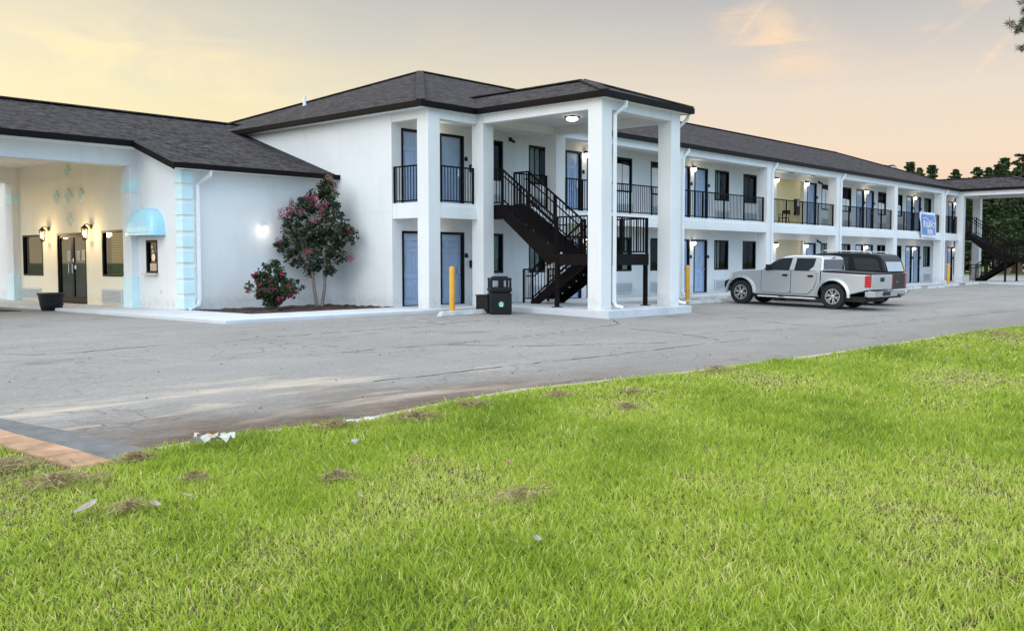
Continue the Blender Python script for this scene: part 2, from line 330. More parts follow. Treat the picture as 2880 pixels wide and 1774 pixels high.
def copy_tree(o,parent=None):
    c=o.copy(); C_.objects.link(c)
    if parent is not None: c.parent=parent; c.matrix_parent_inverse=o.matrix_parent_inverse.copy()
    for ch in o.children: copy_tree(ch,c)
    return c
ORD=['first','second','third','fourth','fifth','sixth','seventh','eighth','ninth','tenth','eleventh','twelfth','thirteenth','fourteenth','fifteenth','sixteenth','seventeenth','eighteenth']
# ------------------------------------------------------------------ ground
g=G(); g.box(-900,1500,-900,1500,-1.6,-.62); struct('ground',g,'far_grass')
g=G(); ys=[(-.0,6.0),(6.0,7.0),(7.0,18.5),(18.5,60)]
# asphalt sheet, falling gently from the building towards the lawn
def asph(x0,x1,y0,y1):
    n=max(1,int((y1-y0)/2))
    for i in range(n):
        a=y0+(y1-y0)*i/n; b=y0+(y1-y0)*(i+1)/n
        g.add([(x0,a,gz(a)),(x1,a,gz(a)),(x1,b,gz(b)),(x0,b,gz(b))],[(0,1,2,3)])
asph(3.2,86,5.0,7.0); asph(3.2,86,7.0,18.5); asph(-60,86,18.5,60); asph(-60,3.2,14.5,18.5); asph(40,86,-40,5.0)
struct('parking_lot',g,'asphalt')
# road and verge beyond the lot, far right
g=G(); g.add([(110,-300,-.55),(134,-300,-.55),(134,400,-.55),(110,400,-.55)],[(0,1,2,3)]); struct('road',g,'road_far')
# lawn ground
EDGE=[(3.17,7.50),(3.7,7.66),(4.71,7.79),(6.29,7.60),(7.73,7.82),(8.96,7.92),(10.34,7.68),(11.94,7.40),(14.72,7.14),(17.61,6.95),(22.17,6.88),(26.,6.6),(40,6.2)]
def edge_y(x): return float(np.interp(x,[e[0] for e in EDGE],[e[1] for e in EDGE]))
def lz(x,y): return -.30
g=G(); xs=[-40,-20,-10,-6,-3,0,1.5,3.17]+[3.17+.6*i for i in range(1,62)]
for i in range(len(xs)-1):
    x0,x1=xs[i],xs[i+1]
    top0=14.5 if x0<3.1 else edge_y(x0); top1=14.5 if x1<=3.17 else edge_y(x1)
    yb=[-40,-15,-6,-2,0,1,2,3,4,5,6]
    c0=yb+[top0-.12,top0]; c1=yb+[top1-.12,top1]
    for j in range(len(c0)-1):
        e=lambda x,y,k: (x,y,lz(x,y) if k<len(c0)-1 else lz(x,y)-.03)
        g.add([e(x0,c0[j],j),e(x1,c1[j],j),e(x1,c1[j+1],j+1),e(x0,c0[j+1],j+1)],[(0,1,2,3)])
struct('lawn_soil',g,'soil_grass')
# kerbs
g=G()
for i in range(12):
    a=7.48+.56*i; k_=lambda y: -.028*max(0,y-8.0)**1.6; q=[(3.20+k_(a+.005),a+.005),(3.53+k_(a+.005),a+.005),(3.53+k_(a+.555),a+.555),(3.20+k_(a+.555),a+.555)]; z_=-.276+.004*(i%2); g.add([(x,y,-.45) for x,y in q]+[(x,y,z_) for x,y in q],[(0,3,2,1),(4,5,6,7),(0,1,5,4),(1,2,6,5),(2,3,7,6),(3,0,4,7)])
struct('kerb',g,'kerb_tan',bevel=.02)
g=G()
for (x0,y0),(x1,y1) in zip(EDGE[:-1],EDGE[1:]):
    n=3
    for k in range(n):
        p=(x0+(x1-x0)*k/n,y0+(y1-y0)*k/n); q=(x0+(x1-x0)*(k+1)/n,y0+(y1-y0)*(k+1)/n)
        if p[0]>3.8: g.add([(p[0],p[1]+.13,-.46),(q[0],q[1]+.13,-.46),(q[0],q[1]+.12,-.295),(p[0],p[1]+.12,-.295),(p[0],p[1]-.06,-.295),(q[0],q[1]-.06,-.295)],[(0,1,2,3),(3,2,5,4)])
struct('kerb',g,'kerb_pale')
# tar apron beside the tan kerb
def sheet(poly,dz=.004): return [(x,y,gz(y)+dz) for x,y in poly]
g=G(); g.add(sheet([(3.555,14.2),(3.555,7.6),(4.12,7.6),(4.1,8.05),(4.06,8.57),(4.02,8.95),(3.96,9.3),(3.9,9.6),(3.83,9.89),(3.72,10.6),(3.66,11.6),(3.6,14.2)]),[tuple(range(12))]); struct('asphalt_patch',g,'tar')
# long cracks and seams in the asphalt
CR=[[(5.85,16.2),(6.1,15.7),(6.9,15.64),(8.5,15.86),(9.4,15.69),(11.6,15.92),(14.45,15.94),(17.1,16.4)],
 [(9.5,12.99),(10.3,12.93),(11.06,13.02),(12.2,12.86),(14.2,12.87),(15.8,13.09),(17.1,13.32),(18.9,13.62),(20.0,14.7)],
 [(8.3,10.02),(9.0,9.96),(9.9,9.98),(11,9.97),(11.9,9.9),(13.5,9.81),(15.5,9.8),(17.2,9.78),(17.7,10.78),(18,11.73),(18.04,12.99)],
 [(23.9,14.6),(23.4,12.9),(22.5,11.2),(22.5,9.85),(25.9,9.6),(30.5,9.2),(36,8.85),(44,8.7)],[(17.2,9.78),(18.2,9.8)],[(18.4,11.1),(19,10.97),(20,10.74),(21.5,10.15)],
 [(21,14.6),(24,14.3),(28,12.2),(36,12.4),(46,12.0),(60,12.2)],[(34,16.2),(42,15.6),(52,15.9),(62,15.2)],[(12.2,12.9),(13.5,11.6),(15,10.9),(16.2,10.3)]]
g=G()
for pl in CR:
    pts=[]
    for (x0,y0),(x1,y1) in zip(pl[:-1],pl[1:]):
        n=max(2,int(math.hypot(x1-x0,y1-y0)/.22))
        for k in range(n):
            t=k/n; pts.append((x0+(x1-x0)*t+random.uniform(-.02,.02),y0+(y1-y0)*t+random.uniform(-.035,.035)))
    for p,q in zip(pts[:-1],pts[1:]):
        wd=random.uniform(.004,.022)
        dx_,dy_=q[0]-p[0],q[1]-p[1]; l=math.hypot(dx_,dy_); nx,ny=-dy_/l*wd,dx_/l*wd
        if random.random()<.9: g.add(sheet([(p[0]-nx,p[1]-ny),(q[0]-nx,q[1]-ny),(q[0]+nx,q[1]+ny),(p[0]+nx,p[1]+ny)]),[(0,1,2,3)])
struct('asphalt_crack',g,'crack')
g=G()
for x in (15.6,18.9,26.4,29.1,31.85,34.6,37.4,40.1,42.8,45.5,48.2,51,53.7,56.4,59.1):
    if x==18.9: continue
    for k in range(9):
        if random.random()<.6:
            a=18.2-k*.28; g.add(sheet([(x-.04,a),(x+.04,a),(x+.04,a-.27),(x-.04,a-.27)],.006),[(0,1,2,3)])
struct('stall_line',g,'stall_paint')
# pavement slabs (L shape round the lobby, then along the rooms) and the pad under the stair canopies
g=G(); g.box(11.6,13.5,19.1,37,-.5,0); g.box(13.5,67.3,19.1,20.9,-.5,0); g.box(18.2,67.3,20.9,21.3,-.5,0); g.box(13.5,18.2,20.9,21.02,-.5,.0)
struct('pavement',g,'concrete',bevel=.012)
g=G(); g.box(20.0,24.0,14.78,19.11,-.6,.03); struct('pavement',g,'concrete',bevel=.012)
g=G(); g.box(62.4,66.5,14.78,19.11,-.6,.03); struct('pavement',g,'concrete',bevel=.012)
g=G()
for i in range(24):
    for j in range(16):
        x0=13.5+4.75*i/24; y0=21.02+3.0*j/16
        z=lambda a,b: .015+.03*math.sin(a*9+b*5)*math.sin(b*11)+random.uniform(0,.012)
        g.add([(x0,y0,-.02+z(x0,y0)),(x0+.2,y0,-.02+z(x0+.2,y0)),(x0+.2,y0+.19,-.02+z(x0+.2,y0+.19)),(x0,y0+.19,-.02+z(x0,y0+.19))],[(0,1,2,3)])
struct('mulch_bed',g,'mulch')
# ------------------------------------------------------------------ wall helpers
def PX(y): return lambda u,d,z:(u,y+d,z)
def PY(x): return lambda u,d,z:(x+d,u,z)
def gb(g,P,u0,u1,d0,d1,z0,z1,mi=0):
    a=P(u0,d0,z0); b=P(u1,d1,z1); g.box(a[0],b[0],a[1],b[1],a[2],b[2],mi)
def wall(g,P,u0,u1,z0,z1,holes,dep=.14,mi=0):
    us=sorted({u0,u1,*[h[0] for h in holes],*[h[1] for h in holes]}); zs=sorted({z0,z1,*[h[2] for h in holes],*[h[3] for h in holes]})
    for a,b in zip(us[:-1],us[1:]):
        for c,d in zip(zs[:-1],zs[1:]):
            m=((a+b)/2,(c+d)/2)
            if any(h[0]<m[0]<h[1] and h[2]<m[1]<h[3] for h in holes): continue
            g.add([P(a,0,c),P(b,0,c),P(b,0,d),P(a,0,d)],[(0,1,2,3)],mi)
    for a,b,c,d in holes:
        for q in ([(a,c),(a,d)],[(b,c),(b,d)],[(a,c),(b,c)],[(a,d),(b,d)]):
            (p0,z0_),(p1,z1_)=q; g.add([P(p0,0,z0_),P(p1,0,z1_),P(p1,dep,z1_),P(p0,dep,z0_)],[(0,1,2,3)],mi)
def framebars(g,P,a,b,c,d,w,d0,d1,sill=True):
    gb(g,P,a,a+w,d0,d1,c,d); gb(g,P,b-w,b,d0,d1,c,d); gb(g,P,a+w,b-w,d0,d1,d-w,d)
    if sill: gb(g,P,a+w,b-w,d0,d1,c,c+w)
def room_door(par,P,a,b,c,d,label=None):
    g=G(); w=.07; x0,x1=a+w,b-w; D0=.085
    gb(g,P,x0+.002,x1-.002,D0,D0+.04,c+.02,d-w-.002)
    W_=(x1-x0); pw=W_*.34
    for cx in (x0+W_*.28,x1-W_*.28):
        for z0,z1 in ((.22,.80),(.98,1.58),(1.70,1.92)):
            zz0,zz1=c+z0,c+z1
            for q in ((cx-pw/2,cx+pw/2,zz0,zz0+.022),(cx-pw/2,cx+pw/2,zz1-.022,zz1),(cx-pw/2,cx-pw/2+.02,zz0,zz1),(cx+pw/2-.02,cx+pw/2,zz0,zz1)): gb(g,P,q[0],q[1],D0-.012,D0+.002,q[2],q[3])
            gb(g,P,cx-pw/2+.05,cx+pw/2-.05,D0-.009,D0+.002,zz0+.05,zz1-.05)
    dr=obj('door',g,'door_blue',par)
    if label: dr['label']=label
    g=G(); framebars(g,P,a,b,c,d,w,-.012,.14,False); gb(g,P,a+w,b-w,.03,.14,c,c+.018); obj('door_frame',g,'frame_black',dr)
    g=G(); gb(g,P,x1-.13,x1-.06,D0-.03,D0+.001,c+.92,c+1.16); gb(g,P,x1-.2,x1-.08,D0-.075,D0-.05,c+.95,c+.985); gb(g,P,x1-.11,x1-.08,D0-.06,D0-.01,c+.95,c+.985)
    obj('handle',g,'steel',dr); return dr
def folds(g,P,a,b,c,d,dep,amp=.025,n=9):
    n=max(3,int((b-a)/.06)); pts=[(a+(b-a)*i/n,dep+amp*(i%2)) for i in range(n+1)]
    for (p,e),(q,f) in zip(pts[:-1],pts[1:]): g.add([P(p,e,c),P(q,f,c),P(q,f,d),P(p,e,d)],[(0,1,2,3)])
def room_window(par,P,a,b,c,d,kind,glass='glass'):
    g=G(); w=.065; framebars(g,P,a,b,c,d,w,-.008,.10); m=a+(b-a)*.52
    gb(g,P,m-.014,m+.014,.045,.075,c+w,d-w)
    f=obj('window',g,'frame_black',par)
    g=G(); g.add([P(a+w,.06,c+w),P(b-w,.06,c+w),P(b-w,.06,d-w),P(a+w,.06,d-w)],[(0,1,2,3)]); obj('pane',g,glass,f)
    g=G(); g.add([P(a+.01,.5,c+.01),P(b-.01,.5,c+.01),P(b-.01,.5,d-.01),P(a+.01,.5,d-.01)],[(0,1,2,3)])
    for u in (a+.01,b-.01): g.add([P(u,.10,c),P(u,.5,c),P(u,.5,d),P(u,.10,d)],[(0,1,2,3)])
    for z in (c+.01,d-.01): g.add([P(a,.10,z),P(b,.10,z),P(b,.5,z),P(a,.5,z)],[(0,1,2,3)])
    obj('reveal',g,'dark_room',f)
    if kind in ('left','right','both','full','pale'):
        g=G(); L1=a+w+(b-a)*.30; R1=b-w-(b-a)*.30
        if kind in('left','both'): folds(g,P,a+w,L1,c+w,d-w,.13)
        if kind in('right','both'): folds(g,P,R1,b-w,c+w,d-w,.13)
        if kind in('full','pale'): folds(g,P,a+w,b-w,c+w,d-w,.13)
        if kind=='left': folds(g,P,a+w+(b-a)*.36,a+w+(b-a)*.52,c+w,d-w,.14)
        obj('curtain',g,'curtain_pale' if kind=='pale' else 'curtain',f)
    if kind in ('board_or_reflection','half'):
        g=G(); top=d-w-(.16 if kind=='board_or_reflection' else .52)
        g.add([P(a+w+.02,.052,c+w),P(b-w-.05,.052,c+w),P(b-w-.05,.052,top-.05),P(a+w+(b-a)*.4,.052,top),P(a+w+.02,.052,top-.01)],[(0,1,2,3,4)]); obj('board_or_reflection',g,'reflection_white',f)  # pale sheet over the pane paints in the reflected sky
    return f
def ac_unit(P,a,b,c,d,label,group):
    g=G(); gb(g,P,a,b,-.05,.0,c,d); r=obj('air_conditioner',g,'ac_white',loc=P((a+b)/2,0,c),bevel=.01); tag(r,label,'air conditioner',group)
    g=G(); n=9
    for i in range(n):
        z=c+.05+(d-c-.1)*i/n; gb(g,P,a+.05,b-.05,-.056,-.045,z,z+(d-c-.1)/n*.45)
    o=P((a+b)/2,0,c); g.v=[(p[0]-o[0],p[1]-o[1],p[2]-o[2]) for p in g.v]; obj('grille',g,'ac_slot',r,local=True); return r
def downspout(par,pts,w=.075,name='downspout'):
    g=G(); g.tube(pts,w*.68,4); return obj(name,g,'trim_white',par)
def railing_geo(g,p,q,z0=2.985,z1=4.0,step=.115,post=1.5):
    p=Vector((p[0],p[1],0)); q=Vector((q[0],q[1],0)); d=q-p; l=d.length; u=d/l
    up_=lambda v,z: (v.x,v.y,z)
    g.beam(up_(p,z1-.02),up_(q,z1-.02),.05,.04); g.beam(up_(p,z0+.03),up_(q,z0+.03),.035,.035)
    n=max(1,round(l/post))
    for i in range(n+1):
        v=p+u*(.025+(l-.05)*i/n); g.box(v.x-.024,v.x+.024,v.y-.024,v.y+.024,z0-.04,z1-.03)
    k=max(1,round(l/step))
    for i in range(1,k):
        v=p+u*(l*i/k); g.box(v.x-.009,v.x+.009,v.y-.009,v.y+.009,z0+.03,z1-.03)
# ------------------------------------------------------------------ two-storey room block
X0,X1,Y0,YW,YB=18.25,66.4,19.63,21.149,33.3
mot=thing('motel_building','long white two storey room block with dark shingle roof and open galleries','motel',(42,21,0))
DOORS=[(18.61,19.63),(20.13,21.15),(26.10,27.0),(27.30,28.30),(33.12,34.14),(34.45,35.50),(44.80,45.85),(50.70,51.73),(52.02,53.05),(57.92,58.97),(59.20,60.28),(65.2,66.25)]
WINS=[(21.72,22.92),(24.18,25.38),(28.9,30.06),(31.3,32.5),(36.08,37.26),(38.5,39.7),(46.42,47.54),(48.87,50.03),(53.63,54.80),(56.05,57.28),(60.86,62.05),(63.45,64.65)]
UPK=['left','left','board_or_reflection','board_or_reflection','left','dark','board_or_reflection','half','half','half','full','dark']; LOK=['both','left','both','dark','left','dark','full','pale','both','left','full','left']
DZ=((0,2.19),(2.955,5.13)); WZ=((.93,2.19),(3.86,5.13))
holes=[]
for f in (0,1):
    holes+=[(a,b,*DZ[f]) for a,b in DOORS]+[(a,b,*WZ[f]) for a,b in WINS]+[(41.62,44.45,.02 if f==0 else 2.97,2.3 if f==0 else 5.14)]
P=PX(YW); g=G()
wall(g,P,X0,X1,-.1,5.6,holes)
PS=PY(X0); wall(g,PS,YW+.05,YB,-.1,5.6,[]); g.box(X0,X0+.2,YW+.004,YW+.05,-.1,5.6)
g.add([(X1,YW,-.1),(X1,YB,-.1),(X1,YB,5.6),(X1,YW,5.6)],[(0,1,2,3)]); g.add([(X0,YB,-.1),(X1,YB,-.1),(X1,YB,5.6),(X0,YB,5.6)],[(0,1,2,3)])
obj('wall',g,'stucco',mot)
g=G(); g.box(X0-.006,X0+.01,21.2,24.0,2.745,2.765); obj('wall_joint',g,'stucco',mot)
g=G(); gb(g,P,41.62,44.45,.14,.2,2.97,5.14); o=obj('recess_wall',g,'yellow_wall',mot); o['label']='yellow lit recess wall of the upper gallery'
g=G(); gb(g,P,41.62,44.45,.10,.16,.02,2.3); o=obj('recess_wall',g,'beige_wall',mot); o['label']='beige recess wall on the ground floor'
for f in (0,1):
    for i,(a,b) in enumerate(DOORS): room_door(mot,P,a,b,*DZ[f])
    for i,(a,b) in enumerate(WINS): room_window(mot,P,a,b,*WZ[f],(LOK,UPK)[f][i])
    for a,b in DOORS:   # dark room-number plaques
        g=G(); c=P(b+.09,0,DZ[f][0]+1.5); g.lathe((c[0],c[1]-.02,c[2]),[(.062,0),(.062,.02)],12,axis='y'); g.box(c[0]-.062,c[0]+.062,c[1]-.02,c[1],c[2]-.075,c[2]-.02); obj('room_plaque',g,'black_plastic',mot)
# gallery slab, its stepped edge band, upper beam, columns
g=G(); g.box(X0+.02,X1-.02,19.9,YW,2.66,2.955)
g.box(X0+.015,X1-.015,19.645,19.9,2.518,2.70); g.box(X0+.028,X1-.028,19.66,19.9,2.70,2.835); g.box(X0+.06,X1-.06,19.71,19.9,2.835,2.953)
g.box(X0+.015,X0+.25,19.9,YW-.002,2.518,2.70); g.box(X0+.028,X0+.25,19.9,YW-.002,2.70,2.835)
obj('gallery_floor',g,'stucco',mot)
g=G(); g.box(X0+.26,X1-.03,19.9,YW-.002,2.62,2.66); obj('gallery_ceiling',g,'ceiling',mot)
g=G(); g.box(X0+.26,X1-.03,19.95,YW-.002,5.40,5.44); obj('gallery_ceiling',g,'ceiling',mot)
g=G(); g.box(X0+.015,X1-.015,19.645,19.95,5.2526,5.56); g.box(X0+.015,X0+.25,19.95,YW,5.2526,5.56); obj('beam',g,'stucco',mot)
COLX=[18.25,30.75,37.80,44.78,52.07,59.42]
for x in COLX:
    g=G(); g.box(x,x+.45,Y0,Y0+.45,-.02,5.56); obj('column',g,'stucco',mot,bevel=.012)
for a,b in [(18.70,20.2),(21.95,23.5),(23.95,30.75),(31.2,37.80),(38.25,44.78),(45.23,52.07),(52.52,59.42),(59.87,62.6)]:
    g=G(); railing_geo(g,(a,19.80),(b,19.80)); obj('railing',g,'iron',mot)
g=G(); railing_geo(g,(18.33,20.08),(18.33,21.15)); obj('railing',g,'iron',mot)
g=G(); railing_geo(g,(66.32,19.9),(66.32,21.15)); obj('railing',g,'iron',mot)
# hipped roof
def cap(g,p,q,w=.26,h=.035,mi=0): g.beam((p[0],p[1],p[2]+.02),(q[0],q[1],q[2]+.02),w,h,mi)
E0,E1,EY0,EY1,EZ=17.87,66.95,19.51,33.7,5.66; RY,RZ=26.6,8.238; RXL,RXR=24.35,60.3
a,b,c,d=(E0,EY0,EZ),(E1,EY0,EZ),(E1,EY1,EZ),(E0,EY1,EZ); p,q=(RXL,RY,RZ),(RXR,RY,RZ)
g=G(); g.add([a,b,c,d,p,q],[(0,1,5,4),(1,2,5),(2,3,4,5),(3,0,4)]); g.add([(x,y,z-.10) for x,y,z in (a,b,c,d)],[(3,2,1,0)])
for s,t in ((a,b),(b,c),(c,d),(d,a)): g.add([s,t,(t[0],t[1],t[2]-.1),(s[0],s[1],s[2]-.1)],[(0,1,2,3)])
for s,t in ((a,p),(d,p),(b,q),(c,q),(p,q)): cap(g,s,t)
obj('roof',g,'shingle',mot)
g=G(); z0,z1=5.50,5.665
for x0,x1 in ((17.84,20.02),(24.22,62.42),(66.62,66.95)): g.box(x0,x1,19.46,19.585,z0,z1)
g.box(17.84,17.96,19.585,29.6,z0,z1); g.box(66.84,66.96,19.585,33.7,z0,z1)
obj('gutter',g,'dark_brown',mot,bevel=.01)
g=G(); g.box(17.96,66.8,19.585,19.66,5.50,5.53); g.box(17.96,18.27,19.66,29.6,5.50,5.53); obj('soffit',g,'trim_white',mot)
for x in (31.08,38.13,45.11,59.75):
    downspout(mot,[(x+.30,19.52,5.50),(x+.30,19.52,5.40),(x+.06,19.58,5.12),(x+.06,19.58,.2),(x+.06,19.56,.1),(x+.06,19.36,.05)])
g=G(); g.lathe((20.95,29.0,6.75),[(.06,0),(.06,.45)],12); g.lathe((20.95,29.0,6.72),[(.22,0),(.07,.12)],12,mi=1); obj('vent_pipe',g,['trim_white','black_plastic'],mot)
g=G(); g.box(64.1,64.8,24.4,25.0,6.5,7.35); g.prism([(64.0,7.35),(64.9,7.35),(64.7,7.5),(64.2,7.5)],'y',24.3,25.1); obj('roof_vent',g,'galv',mot)
# ------------------------------------------------------------------ stair canopy (near), copied for the far end
can=thing('stair_canopy','tall white stair canopy on square columns nearest the camera','canopy',(22,17,0),'stair canopies along the room block')
for x,y,zb in ((20.18,15.15,.03),(23.45,15.15,.03),(20.2,19.42,-.02),(23.5,19.42,-.02)):
    g=G(); g.box(x,x+.45,y,y+.45,zb-.02,5.56); obj('column',g,'stucco',can,bevel=.012)
g=G(); g.box(20.6,23.5,15.17,15.5,5.2526,5.56); g.box(20.2,20.5,15.55,19.45,5.2526,5.56); g.box(23.55,23.85,15.55,19.45,5.2526,5.56); g.box(20.6,23.55,19.45,19.62,5.2526,5.56); obj('beam',g,'stucco',can)
g=G()
for i in range(19):
    y=15.5+i*.209; g.box(20.5,23.55,y,y+.2,5.47,5.485)
g.box(20.45,23.6,15.5,19.5,5.487,5.5); obj('ceiling',g,'ceiling',can)
e0,e1,ey,ez=20.0,24.22,14.93,5.66; m=(e0+e1)/2; A=(m,17.25,6.45); B=(m,21.9,6.45)
g=G(); a,b=(e0,ey,ez),(e1,ey,ez); c,d=(e1,19.75,ez+.02),(e0,19.75,ez+.02)
g.add([a,b,A,B,(e0,19.51,ez),(e1,19.51,ez)],[(0,1,2),(0,2,3,4),(1,5,3,2)]); g.add([(e0,ey,ez-.1),(e1,ey,ez-.1),(e1,19.51,ez-.1),(e0,19.51,ez-.1)],[(0,1,2,3)])
cap(g,a,A); cap(g,b,A); cap(g,A,B); obj('roof',g,'shingle',can)
g=G(); g.box(19.98,24.24,14.88,15.0,5.50,5.665); g.box(19.98,20.1,15.0,19.46,5.50,5.665); g.box(24.12,24.24,15.0,19.46,5.50,5.665); obj('gutter',g,'dark_brown',can,bevel=.01)
g=G(); g.box(20.1,24.12,15.0,15.18,5.50,5.53); g.box(20.1,20.21,15.18,19.5,5.50,5.53); g.box(23.84,24.12,15.18,19.5,5.50,5.53); obj('soffit',g,'trim_white',can)
downspout(can,[(20.95,14.94,5.5),(20.95,14.95,5.36),(20.70,15.11,5.12),(20.70,15.11,.22),(20.72,15.07,.12),(20.8,14.9,.08)])
downspout(can,[(24.17,15.05,5.5),(24.17,15.1,5.36),(23.94,15.24,5.12),(23.94,15.24,.22),(23.97,15.2,.12),(24.06,15.02,.08)])
cr=thing('ceiling_light','lit square ceiling lamp under the near stair canopy','ceiling light',(22.02,17.6,5.45))
g=G(); g.box(21.86,22.18,17.44,17.76,5.43,5.47); obj('lamp_base',g,'bronze',cr)
g=G(); g.lathe((22.02,17.6,5.33),[(.06,0),(.15,.03),(.17,.07),(.16,.10)],16); obj('diffuser',g,'lamp_dim',cr,smooth=True)
can2=copy_tree(can); can2.location.x+=42.4; can2['label']='tall white stair canopy at the far right end of the room block'
# ------------------------------------------------------------------ staircase (near), copied for the far end
st=thing('staircase','dark iron staircase with mid landing under the near stair canopy','staircase',(22,17.5,0),'outdoor staircases')
def flight(ya,za,yb,zb,x0,x1):
    # treads, risers and stringers from top (ya,za) to bottom (yb,zb)
    n=8; s=(1 if yb>ya else -1)
    for x in (x0,x1):
        g=G(); dy=(yb-ya); g.prism([(ya-s*.0,za+.02),(ya,za-.36),(yb-s*.25,zb-.02 if zb<.3 else zb-.30),(yb,zb-.02 if zb<.3 else zb-.2),(yb,zb+.10)],'x',x-.025,x+.025)
        obj('stringer',g,'dark_brown',st)
    g=G()
    for i in range(1,n):
        z=za+(zb-za)*i/n; y=ya+(yb-ya)*(i-.5)/(n-.5); y2=ya+(yb-ya)*(i+.5)/(n-.5)
        g.box(x0+.03,x1-.03,y,y2,z-.035,z); g.box(x0+.03,x1-.03,y-.006,y+.006,z-.002,z+(za-zb)/n-.036)
    obj('treads',g,'dark_brown',st)
def sloped_rail(x,ya,za,yb,zb,ext_a=0,ext_b=0,hand=0):
    g=G(); h=1.0; s=(1 if yb>ya else -1)
    top=[(x,ya,za+h),(x,yb,zb+h)]; g.beam(top[0],top[1],.045,.045); g.beam((x,ya,za+.14),(x,yb,zb+.14),.035,.035)
    n=round(abs(yb-ya)/.115)
    for i in range(1,n):
        y=ya+(yb-ya)*i/n; z=za+(zb-za)*i/n; g.box(x-.009,x+.009,y-.009,y+.009,z+.14,z+h)
    for y,z in ((ya,za),((ya+yb)/2,(za+zb)/2),(yb,zb)): g.box(x-.025,x+.025,y-.025,y+.025,z-.02,z+h+.01)
    if ext_b:
        y2=yb+s*ext_b; g.beam((x,yb,zb+h),(x,y2,zb+h),.045,.045); g.box(x-.025,x+.025,y2-.025,y2+.025,zb-.02,zb+h); g.beam((x,yb,zb+.12),(x,y2,zb+.12),.035,.035)
        for k in (1,2,3): g.box(x-.009,x+.009,yb+s*ext_b*k/4-.009,yb+s*ext_b*k/4+.009,zb+.12,zb+h)
    obj('railing',g,'iron',st)
    if hand:
        g=G(); g.tube([(x+hand,ya-s*.1,za+.80),(x+hand,ya,za+.80),(x+hand,yb,zb+.80),(x+hand,yb+s*.3,zb+.80)],.02,8)
        for t in (.1,.5,.9): g.beam((x,ya+(yb-ya)*t,za+(zb-za)*t+.72),(x+hand,ya+(yb-ya)*t,za+(zb-za)*t+.79),.015,.015)
        obj('handrail',g,'iron',st)
ZL,ZT=1.5,2.955; xa0,xa1,xb0,xb1=20.74,21.92,22.06,23.22
g=G(); g.box(20.71,21.95,19.2,19.71,ZT-.05,ZT-.002); g.box(20.71,20.76,19.2,19.71,ZT-.42,ZT-.05); g.box(21.90,21.95,19.2,19.71,ZT-.42,ZT-.05); obj('top_landing',g,'dark_brown',st)
g=G(); g.box(20.71,23.25,15.78,17.15,ZL-.05,ZL-.001)
for q in ((20.71,23.25,15.76,15.80),(20.71,23.25,17.12,17.16),(20.70,20.74,15.80,17.12),(23.22,23.26,15.80,17.12)): g.box(*q,ZL-.31,ZL+.01)
obj('landing',g,'dark_brown',st)
for x,y in ((20.74,17.1),(23.19,17.1),(23.19,15.83),(20.74,15.83)):
    g=G(); g.box(x-.05,x+.05,y-.05,y+.05,.03,ZL-.06); g.box(x-.11,x+.11,y-.11,y+.11,.03,.05); obj('post',g,'dark_brown',st)
flight(19.2,ZT,17.15,ZL,xa0,xa1); flight(17.15,ZL,19.2,.0,xb0,xb1)
sloped_rail(xa0,19.15,ZT,17.15,ZL,hand=.08); sloped_rail(xa1,19.15,ZT,17.15,ZL,hand=-.08)
sloped_rail(xb0,17.15,ZL,19.15,.06,ext_b=.35,hand=.08); sloped_rail(xb1,17.15,ZL,19.15,.06,ext_b=.35,hand=-.08)
for p,q in (((20.73,17.1),(20.73,15.8)),((20.73,15.79),(23.23,15.79)),((23.23,15.8),(23.23,17.1))):
    g=G(); railing_geo(g,p,q,ZL+.04,ZL+1.04,post=1.3); obj('railing',g,'iron',st)
for x in (xa0,xa1):
    g=G(); railing_geo(g,(x,19.15),(x,19.78)); obj('railing',g,'iron',st)
st2=copy_tree(st); st2.location.x+=42.4; st2['label']='dark iron staircase with mid landing at the far right end'
# ------------------------------------------------------------------ lobby (single storey, gabled, with porte-cochere)
lob=thing('lobby_building','single storey white lobby with aqua corner blocks and covered drive-through','lobby building',(15,29,0))
XE,YO=13.34,24.0; PE=PY(XE); PO=PX(YO)
rz=lambda y: 3.89+(y-23.6)/3 if y<30.1 else 3.89+(38.9-y)*.2462
ED=(29.84,31.92,.0,2.22); WL=(33.05,34.68,.85,2.21); WR=(27.32,28.75,.87,2.24); SW=(25.38,26.03,.99,1.91)
g=G(); wall(g,PE,YO,26.7,-.1,3.7,[SW],.14); G2=G(); wall(G2,PE,35.2,38.5,-.1,3.7,[]); wall(g,PO,XE,X0,-.1,3.92,[]); g.add([(XE,38.5,-.1),(X0,38.5,-.1),(X0,38.5,3.9),(XE,38.5,3.9)],[(0,1,2,3)])
g.add([(XE,YO,3.7),(XE,26.7,3.7),(XE,26.7,4.80),(XE,YO,3.90)],[(0,1,2,3)]); G2.add([(XE,35.2,3.7),(XE,38.5,3.7),(XE,38.5,3.88),(XE,35.2,4.7)],[(0,1,2,3)])
obj('wall',g,'stucco',lob); obj('wall',G2,'stucco',lob)
g=G(); wall(g,PE,26.7,35.2,-.1,4.72,[ED,WL,WR],.14); o=obj('entrance_wall',g,'stucco_warm_lit',lob); o['label']='entrance wall tinted with warm porch light under the drive-through roof'  # warm porch light is painted into this wall's stucco colour
